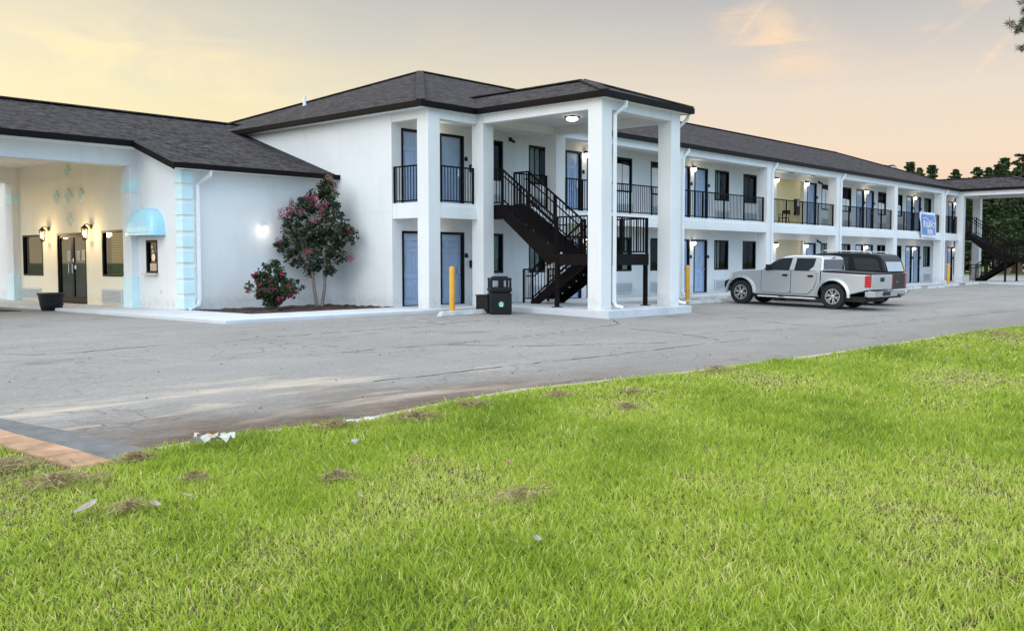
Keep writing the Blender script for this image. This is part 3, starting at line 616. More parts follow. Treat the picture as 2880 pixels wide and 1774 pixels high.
# roof: full width over the lobby, narrower over the drive-through
def slab(g,x0,x1,ya,yb,t=.11):
    a=[(x0,ya,rz(ya)),(x1,ya,rz(ya)),(x1,yb,rz(yb)),(x0,yb,rz(yb))]; g.add(a+[(p[0],p[1],p[2]-t) for p in a],[(0,1,2,3),(7,6,5,4),(0,4,5,1),(1,5,6,2),(2,6,7,3),(3,7,4,0)])
g=G(); slab(g,12.9,X0-.004,23.6,30.1); slab(g,12.9,X0-.004,38.9,30.1); slab(g,3.2,12.9,25.83,30.1); slab(g,3.2,12.9,34.37,30.1); g.beam((3.2,30.1,6.09),(20.0,30.1,6.09),.28,.04); obj('roof',g,'shingle',lob)
g=G(); g.box(12.88,18.62,23.50,23.62,3.765,3.905); g.box(3.2,12.93,25.73,25.85,4.48,4.645); g.box(3.2,12.93,34.35,34.47,4.83,5.0); g.box(3.14,3.22,25.8,34.4,4.45,4.66)
g.beam((12.9,23.56,3.80),(12.9,25.80,4.55),.05,.17); g.beam((12.9,38.94,3.80),(12.9,34.40,4.92),.05,.17); obj('gutter',g,'dark_brown',lob,bevel=.008)
g=G(); g.box(12.94,18.25,23.62,24.0,3.765,3.785); g.box(3.2,13.34,25.85,26.49,4.47,4.49)
g.beam((13.12,23.66,3.80),(13.12,26.6,4.78),.40,.02); obj('soffit',g,'trim_white',lob)
g=G(); g.box(3.6,13.36,26.483,26.97,4.02,4.78); g.box(3.6,13.36,34.95,35.55,4.02,4.52); g.box(3.6,4.05,26.97,34.95,4.02,4.52); obj('beam',g,'stucco',lob)
g=G()
for i in range(38): g.box(4.0,13.36,26.97+i*.21,26.97+i*.21+.2,4.50,4.515)
g.box(4,13.36,26.95,34.97,4.516,4.53); obj('ceiling',g,'ceiling',lob)
for y0,y1 in ((26.483,26.97),(34.95,35.55)):
    g=G(); g.box(13.125,13.4,y0,y1,-.02,4.02)
    g.box(13.105,13.38,y0-.02,y1+.02,-.02,.90,1); g.box(13.105,13.38,y0-.02,y1+.02,3.27,3.61,1); obj('pilaster',g,['stucco','aqua'],lob,bevel=.008)
    g=G(); g.box(3.6,4.05,y0,y1,-.25,4.02); g.box(3.58,4.07,y0-.02,y1+.02,-.25,.8,1); obj('column',g,['stucco','aqua'],lob)
for z0,z1 in ((3.41,3.75),(2.98,3.31),(2.56,2.89),(2.13,2.476),(1.70,2.03),(1.28,1.61),(.85,1.18),(.437,.77),(.03,.325)):
    g=G(); g.box(XE-.03,XE+.31,YO-.03,YO+.34,z0,z1); obj('quoin',g,'aqua',lob,bevel=.012)
for y,z,h in ((30.97,4.15,.21),(30.93,3.385,.26),(31.85,3.38,.22),(30.05,3.375,.21),(30.92,2.635,.21)):
    g=G(); g.prism([(y-h*.95,z),(y,z-h),(y+h*.95,z),(y,z+h)],'x',XE-.045,XE+.01); obj('wall_diamond',g,'aqua_pale',lob)
# glass entrance doors
g=G(); framebars(g,PE,*ED,.06,-.01,.12,False); fr=obj('door_frame',g,'frame_black',lob)
mid=(ED[0]+ED[1])/2
for s,(a,b) in enumerate(((ED[0]+.06,mid-.004),(mid+.004,ED[1]-.06))):
    g=G(); framebars(g,PE,a,b,.02,2.15,.075,.03,.08); gb(g,PE,a+.075,b-.075,.03,.08,.095,.2); dr=obj('entrance_door',g,'frame_black',lob)
    g=G(); g.add([PE(a,.055,.1),PE(b,.055,.1),PE(b,.055,2.1),PE(a,.055,2.1)],[(0,1,2,3)]); obj('pane',g,'lobby_glass',dr)
    hx=b-.13 if s==0 else a+.13
    g=G(); g.tube([PE(hx,.03,.95),PE(hx,-.04,.95),PE(hx,-.04,1.25),PE(hx,.03,1.25)],.014,8); obj('handle',g,'steel',dr)
    for u,z0,z1,wd in (((a+.18,1.35,1.66,.24),) if s==1 else ((a+.10,1.36,1.68,.24),(a+.48,1.36,1.66,.22))):
        g=G(); g.add([PE(u,.048,z0),PE(u+wd,.048,z0),PE(u+wd,.048,z1),PE(u,.048,z1)],[(0,1,2,3)])
        for k in range(7): z=z1-.04-k*.036; e=u+wd-.03-random.random()*.06; g.add([PE(u+.03,.044,z-.011),PE(e,.044,z-.011),PE(e,.044,z),PE(u+.03,.044,z)],[(0,1,2,3)],1)
        obj('paper_notice',g,['paper','print_grey'],dr)
    if s==0:
        g=G(); gb(g,PE,b-.09,b-.03,.018,.03,1.3,1.42); gb(g,PE,b-.20,b-.08,.044,.05,1.08,1.2); obj('sticker',g,'white_decal',dr)
def big_window(a,b,c,d,blind,cols):
    g=G(); framebars(g,PE,a,b,c,d,.06,-.01,.10); f=obj('window',g,'frame_black',lob)
    g=G(); g.add([PE(a+.06,.05,c+.06),PE(b-.06,.05,c+.06),PE(b-.06,.05,d-.06),PE(a+.06,.05,d-.06)],[(0,1,2,3)]); obj('pane',g,'lobby_glass',f)
    if blind:
        g=G()
        for z in np.arange(c+.08,d-.08,.05): g.add([PE(a+.06,.12,z),PE(b-.06,.12,z),PE(b-.06,.145,z+.034),PE(a+.06,.145,z+.034)],[(0,1,2,3)])
        obj('blind',g,'bark',f)
    return f
big_window(*WL,False,1); big_window(*WR,True,1)
f=big_window(*SW,False,1)
g=G(); gb(g,PE,SW[0]-.04,SW[1]+.06,-.14,.04,SW[2]-.05,SW[2]); obj('sill',g,'galv',f)
g=G(); gb(g,PE,SW[0]+.07,SW[1]-.14,.035,.045,SW[2]+.02,SW[2]+.27); obj('board_or_reflection',g,'cardboard',f)
g=G(); c=PE(25.68,.03,1.43); g.lathe((c[0],c[1],c[2]),[(.105,0),(.095,.02),(.03,.022)],20,axis='x'); obj('speak_hole',g,'steel',f)
g=G()
for u,z in ((25.78,1.72),(25.74,1.60),(25.50,1.61)): gb(g,PE,u-.05,u+.05,.042,.047,z-.04,z+.04)
obj('sticker',g,'paper',f)
# lobby interior: floor, back wall, counter, so the glass shows a dim room
g=G(); g.box(13.5,17.9,24.3,36,-.09,.0); g.add([(17.8,24.2,0),(17.8,36,0),(17.8,36,3),(17.8,24.2,3)],[(0,1,2,3)]); g.box(13.5,17.9,24.3,36,3.0,3.05); g.box(15.2,15.8,26.2,29.2,0,1.1); g.box(16.2,16.9,30.2,32.2,0,.45); g.box(16.8,17.0,30.2,32.2,.45,.95); obj('interior',g,'bark',lob)
# awning: half-dome of stretched fabric on a frame, with a short valance and seams
g=G(); yc,aw,pw,zb_,hh=25.73,.81,.44,2.12,.69; n=36; rows=[]
pw_=lambda v,e: math.copysign(abs(v)**e,v)
for j in range(9):
    ph=math.pi/2*j/8; cs,sn=max(0,math.cos(ph))**.8,math.sin(ph)**.95
    rows.append([(XE-pw*pw_(math.sin(math.pi*i/n),.28)*cs-.001,yc-aw*pw_(math.cos(math.pi*i/n),.55)*cs,zb_+hh*sn) for i in range(n+1)])
rows.insert(0,[(x,y,z-.085) for x,y,z in rows[0]])
for r0,r1 in zip(rows[:-1],rows[1:]):
    for i in range(n): g.add([r0[i],r0[i+1],r1[i+1],r1[i]],[(0,1,2,3)])
aw_=obj('awning',g,'aqua_gloss',lob,smooth=True)
g=G()
for i in (4,11,18,25,32): g.tube([(r[i][0]-.004,r[i][1],r[i][2]+.002) for r in rows[1:-1]],.006,5)
g.tube([(p[0]-.004,p[1],p[2]) for p in rows[1]],.007,5); obj('seam',g,'aqua_gloss',aw_)
downspout(lob,[(13.95,23.57,3.76),(13.95,23.6,3.62),(13.76,23.93,3.38),(13.76,23.93,.28),(13.72,23.92,.14),(13.42,23.85,.045)],.085)
g=G(); gb(g,PE,25.16,25.24,-.03,0,.42,.53); obj('outlet',g,'ac_white',lob)
# ------------------------------------------------------------------ lobby fittings
ac_unit(PE,27.46,28.76,.07,.51,'white louvred air conditioner under the shaded lobby window beside the aqua pilaster','air conditioners at the lobby')
ac_unit(PE,33.24,34.74,.06,.45,'white louvred air conditioner under the leftmost lobby window, behind the planter','air conditioners at the lobby')
def lantern(y,z,label):
    t=thing('wall_lantern',label,'lantern',(XE,y,z),'lanterns at the lobby entrance')
    g=G(); g.lathe((XE-.03,y,z+.02),[(.07,0),(.075,.03)],14,axis='x'); g.tube([(XE-.02,y,z+.02),(XE-.12,y,z+.1),(XE-.22,y,z+.08),(XE-.22,y,z-.02)],.014,8); obj('bracket',g,'bronze',t)
    g=G(); g.lathe((XE-.22,y,z-.05),[(.11,0),(.10,.03),(.05,.08),(.02,.12)],14); g.lathe((XE-.22,y,z-.37),[(.03,-.03),(.075,0),(.08,.02)],14)
    for k in range(6):
        a=k*math.pi/3; g.beam((XE-.22+.075*math.cos(a),y+.075*math.sin(a),z-.36),(XE-.22+.10*math.cos(a),y+.10*math.sin(a),z-.04),.012,.012)
    obj('cage',g,'bronze',t)
    g=G(); g.lathe((XE-.22,y,z-.345),[(.068,0),(.09,.29)],14); obj('glass_shade',g,'clear',t,smooth=True)
    g=G(); g.lathe((XE-.22,y,z-.30),[(.015,0),(.04,.05),(.045,.11),(.02,.19)],12); obj('bulb',g,'lamp_warm',t,smooth=True)
    l=bpy.data.lights.new('lantern_light','POINT'); l.energy=28; l.color=(1,.70,.36); l.shadow_soft_size=.1; o=bpy.data.objects.new('lantern_light',l); C_.objects.link(o); o.parent=t; o.location=(-.42,0,-.2)
lantern(32.52,2.36,'bronze lantern glowing warm between the leftmost window and the glass doors'); lantern(29.42,2.36,'bronze lantern glowing warm right of the glass doors')
g=G(); g.lathe((11.62,28.3,-.08),[(.26,0),(.275,.02),(.30,.14),(.31,.145),(.325,.29),(.335,.295),(.35,.44),(.385,.45),(.385,.50),(.35,.505),(.33,.42)],28)
r=obj('planter',g,'black_plastic',smooth=True,loc=(11.62,28.3,-.08)); tag(r,'empty black barrel planter on the pavement by the lobby doors','planter')
g=G(); g.lathe((11.62,28.3,.30),[(.31,0),(.30,.03)],24); o=obj('soil',g,'mulch',r,local=True); o.location=(-11.62,-28.3,.08)
g=G(); g.box(8.3,10.9,28.6,30.2,-.075,-.062); tag(obj('shade_patch',g,'rubber'),'dark rubber mat lying on the drive at the far left','mat')  # thin dark sheet paints the shade on the drive
# ------------------------------------------------------------------ wall lamps on the room block
def wall_lamp(x,z,label,P=P,cap='frame_black',group='lit globe lamps on the gallery walls',e=3.5,base='lamp_white'):
    c=P(x,0,z); t=thing('wall_lamp',label,'wall lamp',c,group)
    g=G(); g.lathe((c[0],c[1]-.005,c[2]+.10),[(.06,0),(.06,-.04)],12,axis='y'); g.lathe((c[0],c[1]-.10,c[2]+.06),[(.075,0),(.085,.05),(.05,.085)],14); obj('lamp_base',g,cap,t)
    g=G(); g.lathe((c[0],c[1]-.10,c[2]-.09),[(.02,0),(.065,.03),(.085,.08),(.075,.15)],14); obj('globe',g,base,t,smooth=True)
    l=bpy.data.lights.new('lamp_light','POINT'); l.energy=e; l.color=(1,.87,.66); l.shadow_soft_size=.08; o=bpy.data.objects.new('lamp_light',l); C_.objects.link(o); o.parent=t; o.location=(0,-.30,-.03)
LB=['between the doors of the end bay beside the lobby','beside the door behind the near staircase','between the two doors behind the yellow bollard by the truck','left of the recessed wall above the pickup truck','right of the recessed wall beside a single door','between the first pair of doors past the recessed wall','between the doors beside the blue banner','beside the last door at the far right end']
for i,x in enumerate((19.88,27.15,34.30,41.50,44.62,51.88,59.08,66.34)):
    for f,z in enumerate((2.03,5.02)):
        wall_lamp(x,z,('upper gallery globe lamp ' if f else 'ground floor globe lamp ')+LB[i])
wall_lamp(15.84,2.21,'bright bare wall lamp on the lobby wall behind the flowering tree',PO,'trim_white',None,1.8)
# air conditioners under the room windows
SIDE=['half hidden by the column beside the stairs','behind the near staircase','left one behind the stair landing','right one behind the stair landing','above left of the pickup hood','above right of the pickup hood','right of the recessed wall','left of the first door pair past the recess','right of the first door pair past the recess','left of the doors beside the banner','right of the doors beside the banner','near the last door at the far end']
for f in (0,1):
    for i,(a,b) in enumerate(WINS):
        c,d=((.10,.53),(3.07,3.46))[f]
        ac_unit(P,a+.02,b+.02,c,d,('upper floor' if f else 'ground floor')+' air conditioner '+SIDE[i],'air conditioners under the room windows')
# cameras and red alarm boxes on the walls
for i,(x,z,lb) in enumerate(((23.25,5.2,'small black security camera above the near staircase'),(46.05,5.18,'small black security camera right of the upper recess door'),(46.0,2.28,'small black security camera right of the lower recess door'),(62.6,5.2,'small black security camera right of the banner, upper gallery'),(62.5,2.3,'small black security camera low at the right of the banner'))):
    g=G(); c=P(x,0,z); g.box(c[0]-.05,c[0]+.05,c[1]-.05,c[1],c[2]-.02,c[2]+.09); g.tube([(c[0],c[1]-.02,c[2]),(c[0]-.03,c[1]-.14,c[2]-.04),(c[0]-.05,c[1]-.24,c[2]-.08)],.045,10); tag(obj('security_camera',g,'black_plastic',bevel=.006),lb,'camera','security cameras on the walls')
for z,lb in ((1.13,'dark alarm box on the ground floor wall beside the corner room door'),(4.08,'dark alarm box on the upper wall beside the corner room door')):
    g=G(); c=P(21.46,0,z); g.box(c[0]-.08,c[0]+.08,c[1]-.06,c[1],c[2]-.02,c[2]+.2); g.box(c[0]-.05,c[0]+.05,c[1]-.068,c[1]-.06,c[2]+.02,c[2]+.14,1); tag(obj('alarm_box',g,['frame_black','tail_red']),lb,'alarm box','alarm boxes beside the corner rooms')
g=G(); c=P(43.85,.14,3.55); g.box(c[0]-.16,c[0]+.16,c[1]-.14,c[1],c[2],c[2]+.72); g.box(c[0]-.2,c[0]+.2,c[1]-.15,c[1],c[2]-.04,c[2]); g.box(c[0]-.11,c[0]+.11,c[1]-.147,c[1]-.14,c[2]+.38,c[2]+.66,1); tag(obj('extinguisher_cabinet',g,['bronze','steel']),'brown extinguisher cabinet on the yellow recess wall of the upper gallery','cabinet')
for x,lb in ((42.1,'black slot vent in the gallery ceiling above the left recess lamp'),(44.4,'black slot vent in the gallery ceiling above the right recess lamp')):
    g=G(); g.box(x-.18,x+.18,20.6,20.72,5.37,5.398); tag(obj('exit_light',g,'black_plastic'),lb.replace('slot vent','emergency light'),'emergency light','emergency lights over the recess')
# chair on the upper gallery
ch=thing('chair','dark brown plastic armchair on the upper gallery before the yellow wall','chair',(41.2,20.55,2.955))
X,Y_,Z_=41.2,20.55,2.957
g=G(); g.box(X-.24,X+.24,Y_-.24,Y_+.24,Z_+.38,Z_+.42); obj('seat',g,'bronze',ch,bevel=.015)
g=G(); g.beam((X+.22,Y_-.22,Z_+.42),(X+.32,Y_-.22,Z_+.86),.05,.04); g.beam((X+.22,Y_+.22,Z_+.42),(X+.32,Y_+.22,Z_+.86),.05,.04); g.box(X+.26,X+.34,Y_-.24,Y_+.24,Z_+.66,Z_+.88); obj('backrest',g,'bronze',ch,bevel=.01)
for sx in (-1,1):
    for sy in (-1,1):
        g=G(); g.beam((X+sx*.2,Y_+sy*.2,Z_+.38),(X+sx*.25,Y_+sy*.24,Z_),.045,.045); obj('leg',g,'bronze',ch)
for sy in (-1,1):
    g=G(); g.box(X-.22,X+.26,Y_+sy*.25-.02,Y_+sy*.25+.02,Z_+.60,Z_+.635); g.box(X-.22,X-.18,Y_+sy*.25-.02,Y_+sy*.25+.02,Z_+.40,Z_+.6); obj('armrest',g,'bronze',ch)
ch.scale=(.76,.76,.76)
# blue banner tied to the railing
bn=thing('banner','blue and white vinyl motel banner tied to the upper gallery railing','banner',(57,19.55,2.6))
def banner_sheet(x0,x1,z0,z1,off):
    g=G(); nx,nz=18,12
    f=lambda u,v:(56.95+(u)*1.0,19.56-off+.03*math.sin(u*5.1+v*2)+.02*math.sin(v*6+u*2),v)
    for i in range(nx):
        for j in range(nz):
            us=[x0+(x1-x0)*(i+a)/nx for a in (0,1)]; vs=[z0+(z1-z0)*(j+a)/nz for a in (0,1)]
            q=[f(us[0],vs[0]),f(us[1],vs[0]),f(us[1],vs[1]),f(us[0],vs[1])]
            q=[(x+(4.04-z)*.13*1,y,z+.0) for x,y,z in q]; g.add(q,[(0,1,2,3)])
    return g
obj('sheet',banner_sheet(-1.25,1.25,2.62,4.05,0),'banner_white',bn)
obj('blue_panel',banner_sheet(-1.06,1.06,2.78,3.92,.006),'banner_blue',bn)
g=G(); pts=[(-1.02+.2*i,3.60+.10*math.sin(i*.7+.4)) for i in range(11)]
for (x,z),(x2,z2) in zip(pts[:-1],pts[1:]): g.add([(57+x,19.515,z+.02),(57+x2,19.515,z2+.02),(57+x2,19.515,z2+.065),(57+x,19.515,z+.065)],[(0,1,2,3)])
obj('wave',g,'banner_white',bn)
def text(s,size,x,y,z,mat,par,sx=1):
    c=bpy.data.curves.new('lettering','FONT'); c.body=s; c.size=size; c.align_x='CENTER'; c.extrude=.004; c.offset=.012; c.materials.append(MATS[mat])
    o=bpy.data.objects.new('lettering',c); C_.objects.link(o); dg=bpy.context.evaluated_depsgraph_get(); me=bpy.data.meshes.new_from_object(o.evaluated_get(dg)); bpy.data.objects.remove(o)
    o=bpy.data.objects.new('lettering',me); C_.objects.link(o); o.parent=par; o.location=Vector((x,y,z))-OFF[par]; o.rotation_euler=(R(90),0,0); o.scale=(sx,1,1); return o
text('R',.56,56.2,19.49,3.20,'banner_white',bn,1.1); text('EGENCY',.42,57.2,19.49,3.20,'banner_white',bn,.92); text('INN',.46,57.12,19.49,2.80,'banner_white',bn,1.05)
# ------------------------------------------------------------------ bins, bollards, wheel stops
b=thing('litter_bin','tall black square litter bin with green recycling badge beside the stair pad','bin',(18.95,17.6,gz(17.6)))
BX,BY,BZ=18.95,17.62,gz(17.6)
Mr=Matrix.Translation((BX,BY,BZ))@Matrix.Rotation(R(-38),4,'Z')
def rot(g): 
    g.v=[tuple(Mr@Vector(p)) for p in g.v]; return g
g=G(); g.box(-.29,.29,-.29,.29,.0,.56); g.box(-.27,.27,-.27,.27,.56,.62); g.box(-.295,.295,-.295,.295,.60,.72); obj('body',rot(g),'black_plastic',b,bevel=.03,seg=3)
g=G()
for sx in (-1,1):
    for sy in (-1,1): g.box(sx*.28,sx*.22,sy*.28,sy*.22,.72,.93)
for k in (-1,1): g.box(k*.02-.06,k*.02+.06,-.27,-.23,.72,.92); g.box(-.27,-.23,k*.02-.06,k*.02+.06,.72,.92)
g.box(-.285,.285,-.285,.285,.90,.97); g.box(-.2,.2,-.2,.2,.97,1.01); obj('hood',rot(g),'black_plastic',b,bevel=.025,seg=3)
g=G(); g.lathe((-.0,-.296,.27),[(.075,0),(.075,-.006)],24,axis='y'); rot(g); bd=obj('badge',g,'eco_green',b)
g=G()
for k in range(3):
    a0=R(90+120*k)
    g.prism([( .045*math.cos(a0+R(t))*r,.287+.045*math.sin(a0+R(t))*r) for t,r in ((-44,1),(0,1.05),(44,1),(44,.55),(0,.5),(-44,.55))],'y',-.305,-.302)
g.box(-.045,.045,-.305,-.302,.215,.232); obj('recycling_mark',rot(g),'white_decal',b)
g=G(); g.box(18.74,19.15,17.86,18.3,gz(18),gz(18)+.48); g.box(18.72,19.17,17.84,18.32,gz(18)+.48,gz(18)+.50); tag(obj('storage_box',g,'black_plastic',bevel=.015),'low plain black box standing behind the litter bin','box')
def bollard(x,y,lab,base=False):
    z=gz(y); t=thing('bollard',lab,'bollard',(x,y,z),'yellow steel bollards along the rooms')
    g=G(); g.lathe((x,y,z),[(.078,0),(.078,1.19),(.07,1.225),(.04,1.245),(.01,1.25)],20); obj('post',g,'bollard_yellow',t,smooth=True)
    g=G(); g.lathe((x,y,z-.02),[(.19,0),(.18,.05),(.10,.07)],16); obj('base',g,'concrete_pale',t)
bollard(18.33,18.80,'yellow bollard before the corner room door nearest the lobby')
bollard(29.05,18.07,'yellow bollard just left of the silver pickup truck, behind the stair canopy')
bollard(50.24,18.45,'yellow bollard just right of the black vehicle'); bollard(56.29,18.17,'yellow bollard at the far end, in front of the last room door')
def stop(x0,x1,y,lab,a=0):
    z=gz(y); g=G(); g.prism([(-.09,0),(.09,0),(.06,.12),(-.06,.12)],'x',-(x1-x0)/2,(x1-x0)/2,ins=lambda u,v:.10 if v>.05 else 0)
    o=obj('wheel_stop',g,'concrete_pale',bevel=.012); o.location=((x0+x1)/2,y,z); o.rotation_euler=(0,0,R(a)); tag(o,lab,'wheel stop','concrete wheel stops')
stop(17.0,18.75,17.95,'pale concrete wheel stop at the foot of the nearest bollard',1)
stop(27.6,29.4,17.0,'concrete wheel stop between the near stair pad and the truck',-4)
stop(30.0,31.8,18.1,'concrete wheel stop hidden under the nose of the silver pickup truck'); stop(33.2,35.0,18.2,'concrete wheel stop in front of the black vehicle')
stop(47.8,50.0,17.45,'concrete wheel stop just right of the black vehicle, left of its bollard'); stop(50.9,53.2,17.35,'concrete wheel stop right of the third bollard'); stop(54.6,56.9,17.8,'concrete wheel stop at the foot of the farthest bollard'); stop(58.6,60.8,17.9,'concrete wheel stop nearest the far staircase')
# ------------------------------------------------------------------ vehicles (built facing +Y, origin under the left rear wheel)
def arch(cy,r,z,a0=168,a1=12,n=10): return [(cy+r*math.cos(R(a0+(a1-a0)*i/n)),z+r*math.sin(R(a0+(a1-a0)*i/n))) for i in range(n+1)]
def lobj(name,g,mats,par,**k): return obj(name,g,mats,par,local=True,**k)
def wheel(t,x,y,r,wd,out,spokes=6,rimr=.235):
    g=G(); s=out; g.lathe((x,y,r),[(rimr+.01,-wd/2*s),(r-.03,-wd/2*s),(r,-wd/2*s*.72),(r,wd/2*s*.72),(r-.03,wd/2*s),(rimr+.01,wd/2*s)],36,axis='x',cap=False); w_=lobj('wheel',g,'rubber',t,smooth=True)
    g=G(); f=x+s*wd/2*.86; g.lathe((f,y,r),[(rimr+.012,-.12*s),(rimr+.012,.012*s),(rimr-.012,.012*s),(rimr-.02,-.02*s)],32,axis='x',cap=False)
    g.lathe((f,y,r),[(.055,-.05*s),(.055,.0),(.035,.012*s)],16,axis='x')
    for k in range(spokes):
        for o in (-.2,.2):
            a=2*math.pi*(k+.25)/spokes
            p=(f-.012*s,y+.05*math.cos(a),r+.05*math.sin(a)); q=(f-.004*s,y+rimr*math.cos(a+o),r+rimr*math.sin(a+o)); g.beam(p,q,.034,.022,upv=(1,0,0))
    lobj('rim',g,'alloy',w_)
    g=G(); g.lathe((x+s*wd*.18,y,r),[(rimr,0),(rimr,.02*s)],24,axis='x'); lobj('brake_disc',g,'black_plastic',w_)
    return w_
def flare(g,x,cy,z,r,wd,out,a0=178,a1=2,n=18):
    pts=[(cy+(r)*math.cos(R(a0+(a1-a0)*i/n)),z+(r)*math.sin(R(a0+(a1-a0)*i/n))) for i in range(n+1)]
    pts2=[(cy+(r+wd)*math.cos(R(a0+(a1-a0)*i/n)),z+(r+wd)*math.sin(R(a0+(a1-a0)*i/n))) for i in range(n+1)]
    for i in range(n):
        a,b,c,d=pts[i],pts[i+1],pts2[i+1],pts2[i]
        g.add([(x+out*.032,*a),(x+out*.032,*b),(x+out*.016,*c),(x+out*.016,*d),(x-out*.02,*a),(x-out*.02,*b),(x-out*.03,*c),(x-out*.03,*d)],[(0,1,2,3),(4,5,1,0),(3,2,6,7)])
def pane(g,x,poly,ins,out=1,mi=0):
    g.add([(x(u,v),u,v) for u,v in poly],[tuple(range(len(poly)))],mi)
W=1.82
tr=thing('pickup_truck','silver crew cab pickup truck parked nose in facing the rooms','pickup truck',(29.45,13.02,0))
t=tr
zr,zf=.40,.40
cabins=lambda u,v: max(0,(v-1.12))*.36+ (max(0,.62-v)*.12)
body=[(3.70,.50),(3.80,.58),(3.81,.76),(3.74,.92),(3.60,1.04),(3.25,1.12),(2.55,1.17),(.40,1.15),(.40,.42),(.55,.40)]
lower=[(3.78,.56),(3.80,.70),(3.77,.80),(3.70,.95),(3.58,1.05),(3.25,1.12),(2.52,1.185),(2.3,1.19),(.43,1.19),(.43,.36)]+arch(0,.50,.42,20,20,1)[:0]+[(2.70,.38)]
# front clip and cab lower
side=[(.45,1.18),(.45,.37),(2.73,.37)]+[p for p in arch(3.23,.50,.42,176,8)]+[(3.74,.50),(3.80,.62),(3.80,.76),(3.75,.90),(3.64,1.03),(3.30,1.115),(2.60,1.175),(2.30,1.18)]
g=G(); g.prism(side,'x',0,W,ins=lambda u,v:.03*max(0,(u-3.0)/.8)*3+max(0,.6-v)*.10); lobj('body',g,'car_silver',t,bevel=.035,seg=3,smooth=True)
bed=[(-1.17,1.12),(-1.19,.66),(-.62,.50)]+arch(0,.52,.42,172,8)+[(.42,.38),(.42,1.165)]
g=G(); g.prism(bed,'x',0,W,ins=lambda u,v:max(0,.6-v)*.10); lobj('bed',g,'car_silver',t,bevel=.03,seg=3,smooth=True)
g=G(); g.prism([(-1.185,1.125),(-1.185,1.16),(.36,1.205),(.36,1.165)],'x',-.005,W+.005); lobj('bed_cover',g,'black_plastic',t,bevel=.012)
roof=[(2.46,1.17),(2.30,1.29),(1.92,1.54),(1.70,1.635),(1.45,1.675),(.75,1.685),(.48,1.66),(.40,1.60),(.36,1.18)]
g=G(); g.prism(roof,'x',.02,W-.02,ins=lambda u,v:max(0,v-1.17)*.30); lobj('cab',g,'car_silver',t,bevel=.04,seg=3,smooth=True)
insx=lambda o: (lambda u,v:(.02+max(0,v-1.17)*.30-.004) if o<0 else W-(.02+max(0,v-1.17)*.30-.004))
FW=[(2.36,1.20),(2.26,1.30),(1.90,1.52),(1.80,1.565),(1.47,1.575),(1.53,1.20)]; RW=[(1.31,1.20),(1.27,1.575),(.66,1.575),(.70,1.34),(.84,1.20)]
def grow(poly,d):
    cx=sum(p[0] for p in poly)/len(poly); cz=sum(p[1] for p in poly)/len(poly)
    return [(cx+(u-cx)*(1+d),cz+(v-cz)*(1+d)) for u,v in poly]
for o in (-1,1):
    for poly,nm,mat in ((FW,'front_window','car_glass'),(RW,'rear_window','car_glass')):
        g=G(); pane(g,lambda u,v:insx(o)(u,v),grow(poly,.07),0); fr_=lobj('window_trim',g,'black_plastic',t)
        g=G(); pane(g,lambda u,v:insx(o)(u,v)+o*.004,poly,0); lobj('window',g,'chrome' if False else 'car_window',t)
g=G(); xa,xb=.16,W-.16; q=lambda u,v,x:(x,u,v); g.add([(.10,2.44,1.20),(W-.10,2.44,1.20),(W-.20,1.94,1.545),(.20,1.94,1.545)],[(0,1,2,3)]); g.v=[(x,y+.012,z+.012) for x,y,z in g.v]; lobj('windshield',g,'car_window',t)
g=G(); g.add([(.16,.366,1.24),(W-.16,.366,1.24),(W-.20,.392,1.56),(.20,.392,1.56)],[(0,1,2,3)]); g.v=[(x,y-.012,z) for x,y,z in g.v]; lobj('back_glass',g,'car_window_dark',t)
g=G(); g.box(.82,1.0,.37,.40,1.60,1.64); lobj('brake_light',g,'tail_red',t)
# doors: seams, handles, mirrors, moulding
for o in (-1,1):
    x=-.006 if o<0 else W+.006
    for a,b in ((1.44,2.47),(.56,1.42)):
        g=G(); poly=[(a,1.17),(b,1.17),(b,.52),(b-.05,.44),(a+.05,.44),(a,.52)] if a>1 else [(a+.02,1.17),(b,1.17),(b,.44),(a+.28,.44),(a+.1,.62),(a,.85)]
        g.prism(poly,'x',x,x-o*.03); dr=lobj('door',g,'car_silver',t,bevel=.008)
        g=G(); g.prism(grow(poly,.022),'x',x-o*.004,x-o*.03); lobj('door_seal',g,'rubber',dr)
        g=G(); g.box(x+o*.012,x+o*.035,a+.09,a+.29,1.0,1.035); g.box(x,x+o*.02,a+.12,a+.26,.985,1.055); lobj('handle',g,'black_plastic',dr)
        g=G(); g.box(x,x+o*.012,a+.05,b-.03,.605,.64); lobj('moulding',g,'car_silver',dr)
    g=G(); mx=x+o*.11; g.box(mx-.09,mx+.07,2.12,2.24,1.16,1.36); lobj('side_mirror',g,'black_plastic',t,bevel=.03)
    g=G(); g.tube([(x-o*.02,2.62,.30),(x+o*.05,2.55,.30),(x+o*.05,.62,.30),(x-o*.02,.55,.30)],.03,8); lobj('side_step',g,'chrome',t)
    g=G(); flare(g,x,3.23,.42,.475,.085,o,182,-6); lobj('fender_flare',g,'car_silver',t,smooth=True)
    g=G(); flare(g,x,0,.42,.49,.085,o,184,-4); lobj('fender_flare',g,'car_silver',t,smooth=True)
    xx=.0 if o<0 else W
    g=G(); g.box(xx-.012*(1 if o<0 else -1),xx+.10*(1 if o<0 else -1),-1.20,-1.02,.72,1.10); lobj('taillight',g,'tail_red',t,bevel=.02)
    g=G(); g.prism([(3.62,.80),(3.79,.80),(3.70,.98),(3.56,1.02)],'x',xx+.06*(1 if o<0 else -1),xx+.35*(1 if o<0 else -1)); lobj('headlight',g,'lens',t,bevel=.015)
    for y in (0,3.23): wheel(t,.13 if o<0 else W-.13,y,.40,.26,o)
g=G(); g.box(-.012,-.003,.20,.36,.86,1.02); lobj('fuel_cap',g,'car_silver',t,bevel=.004)
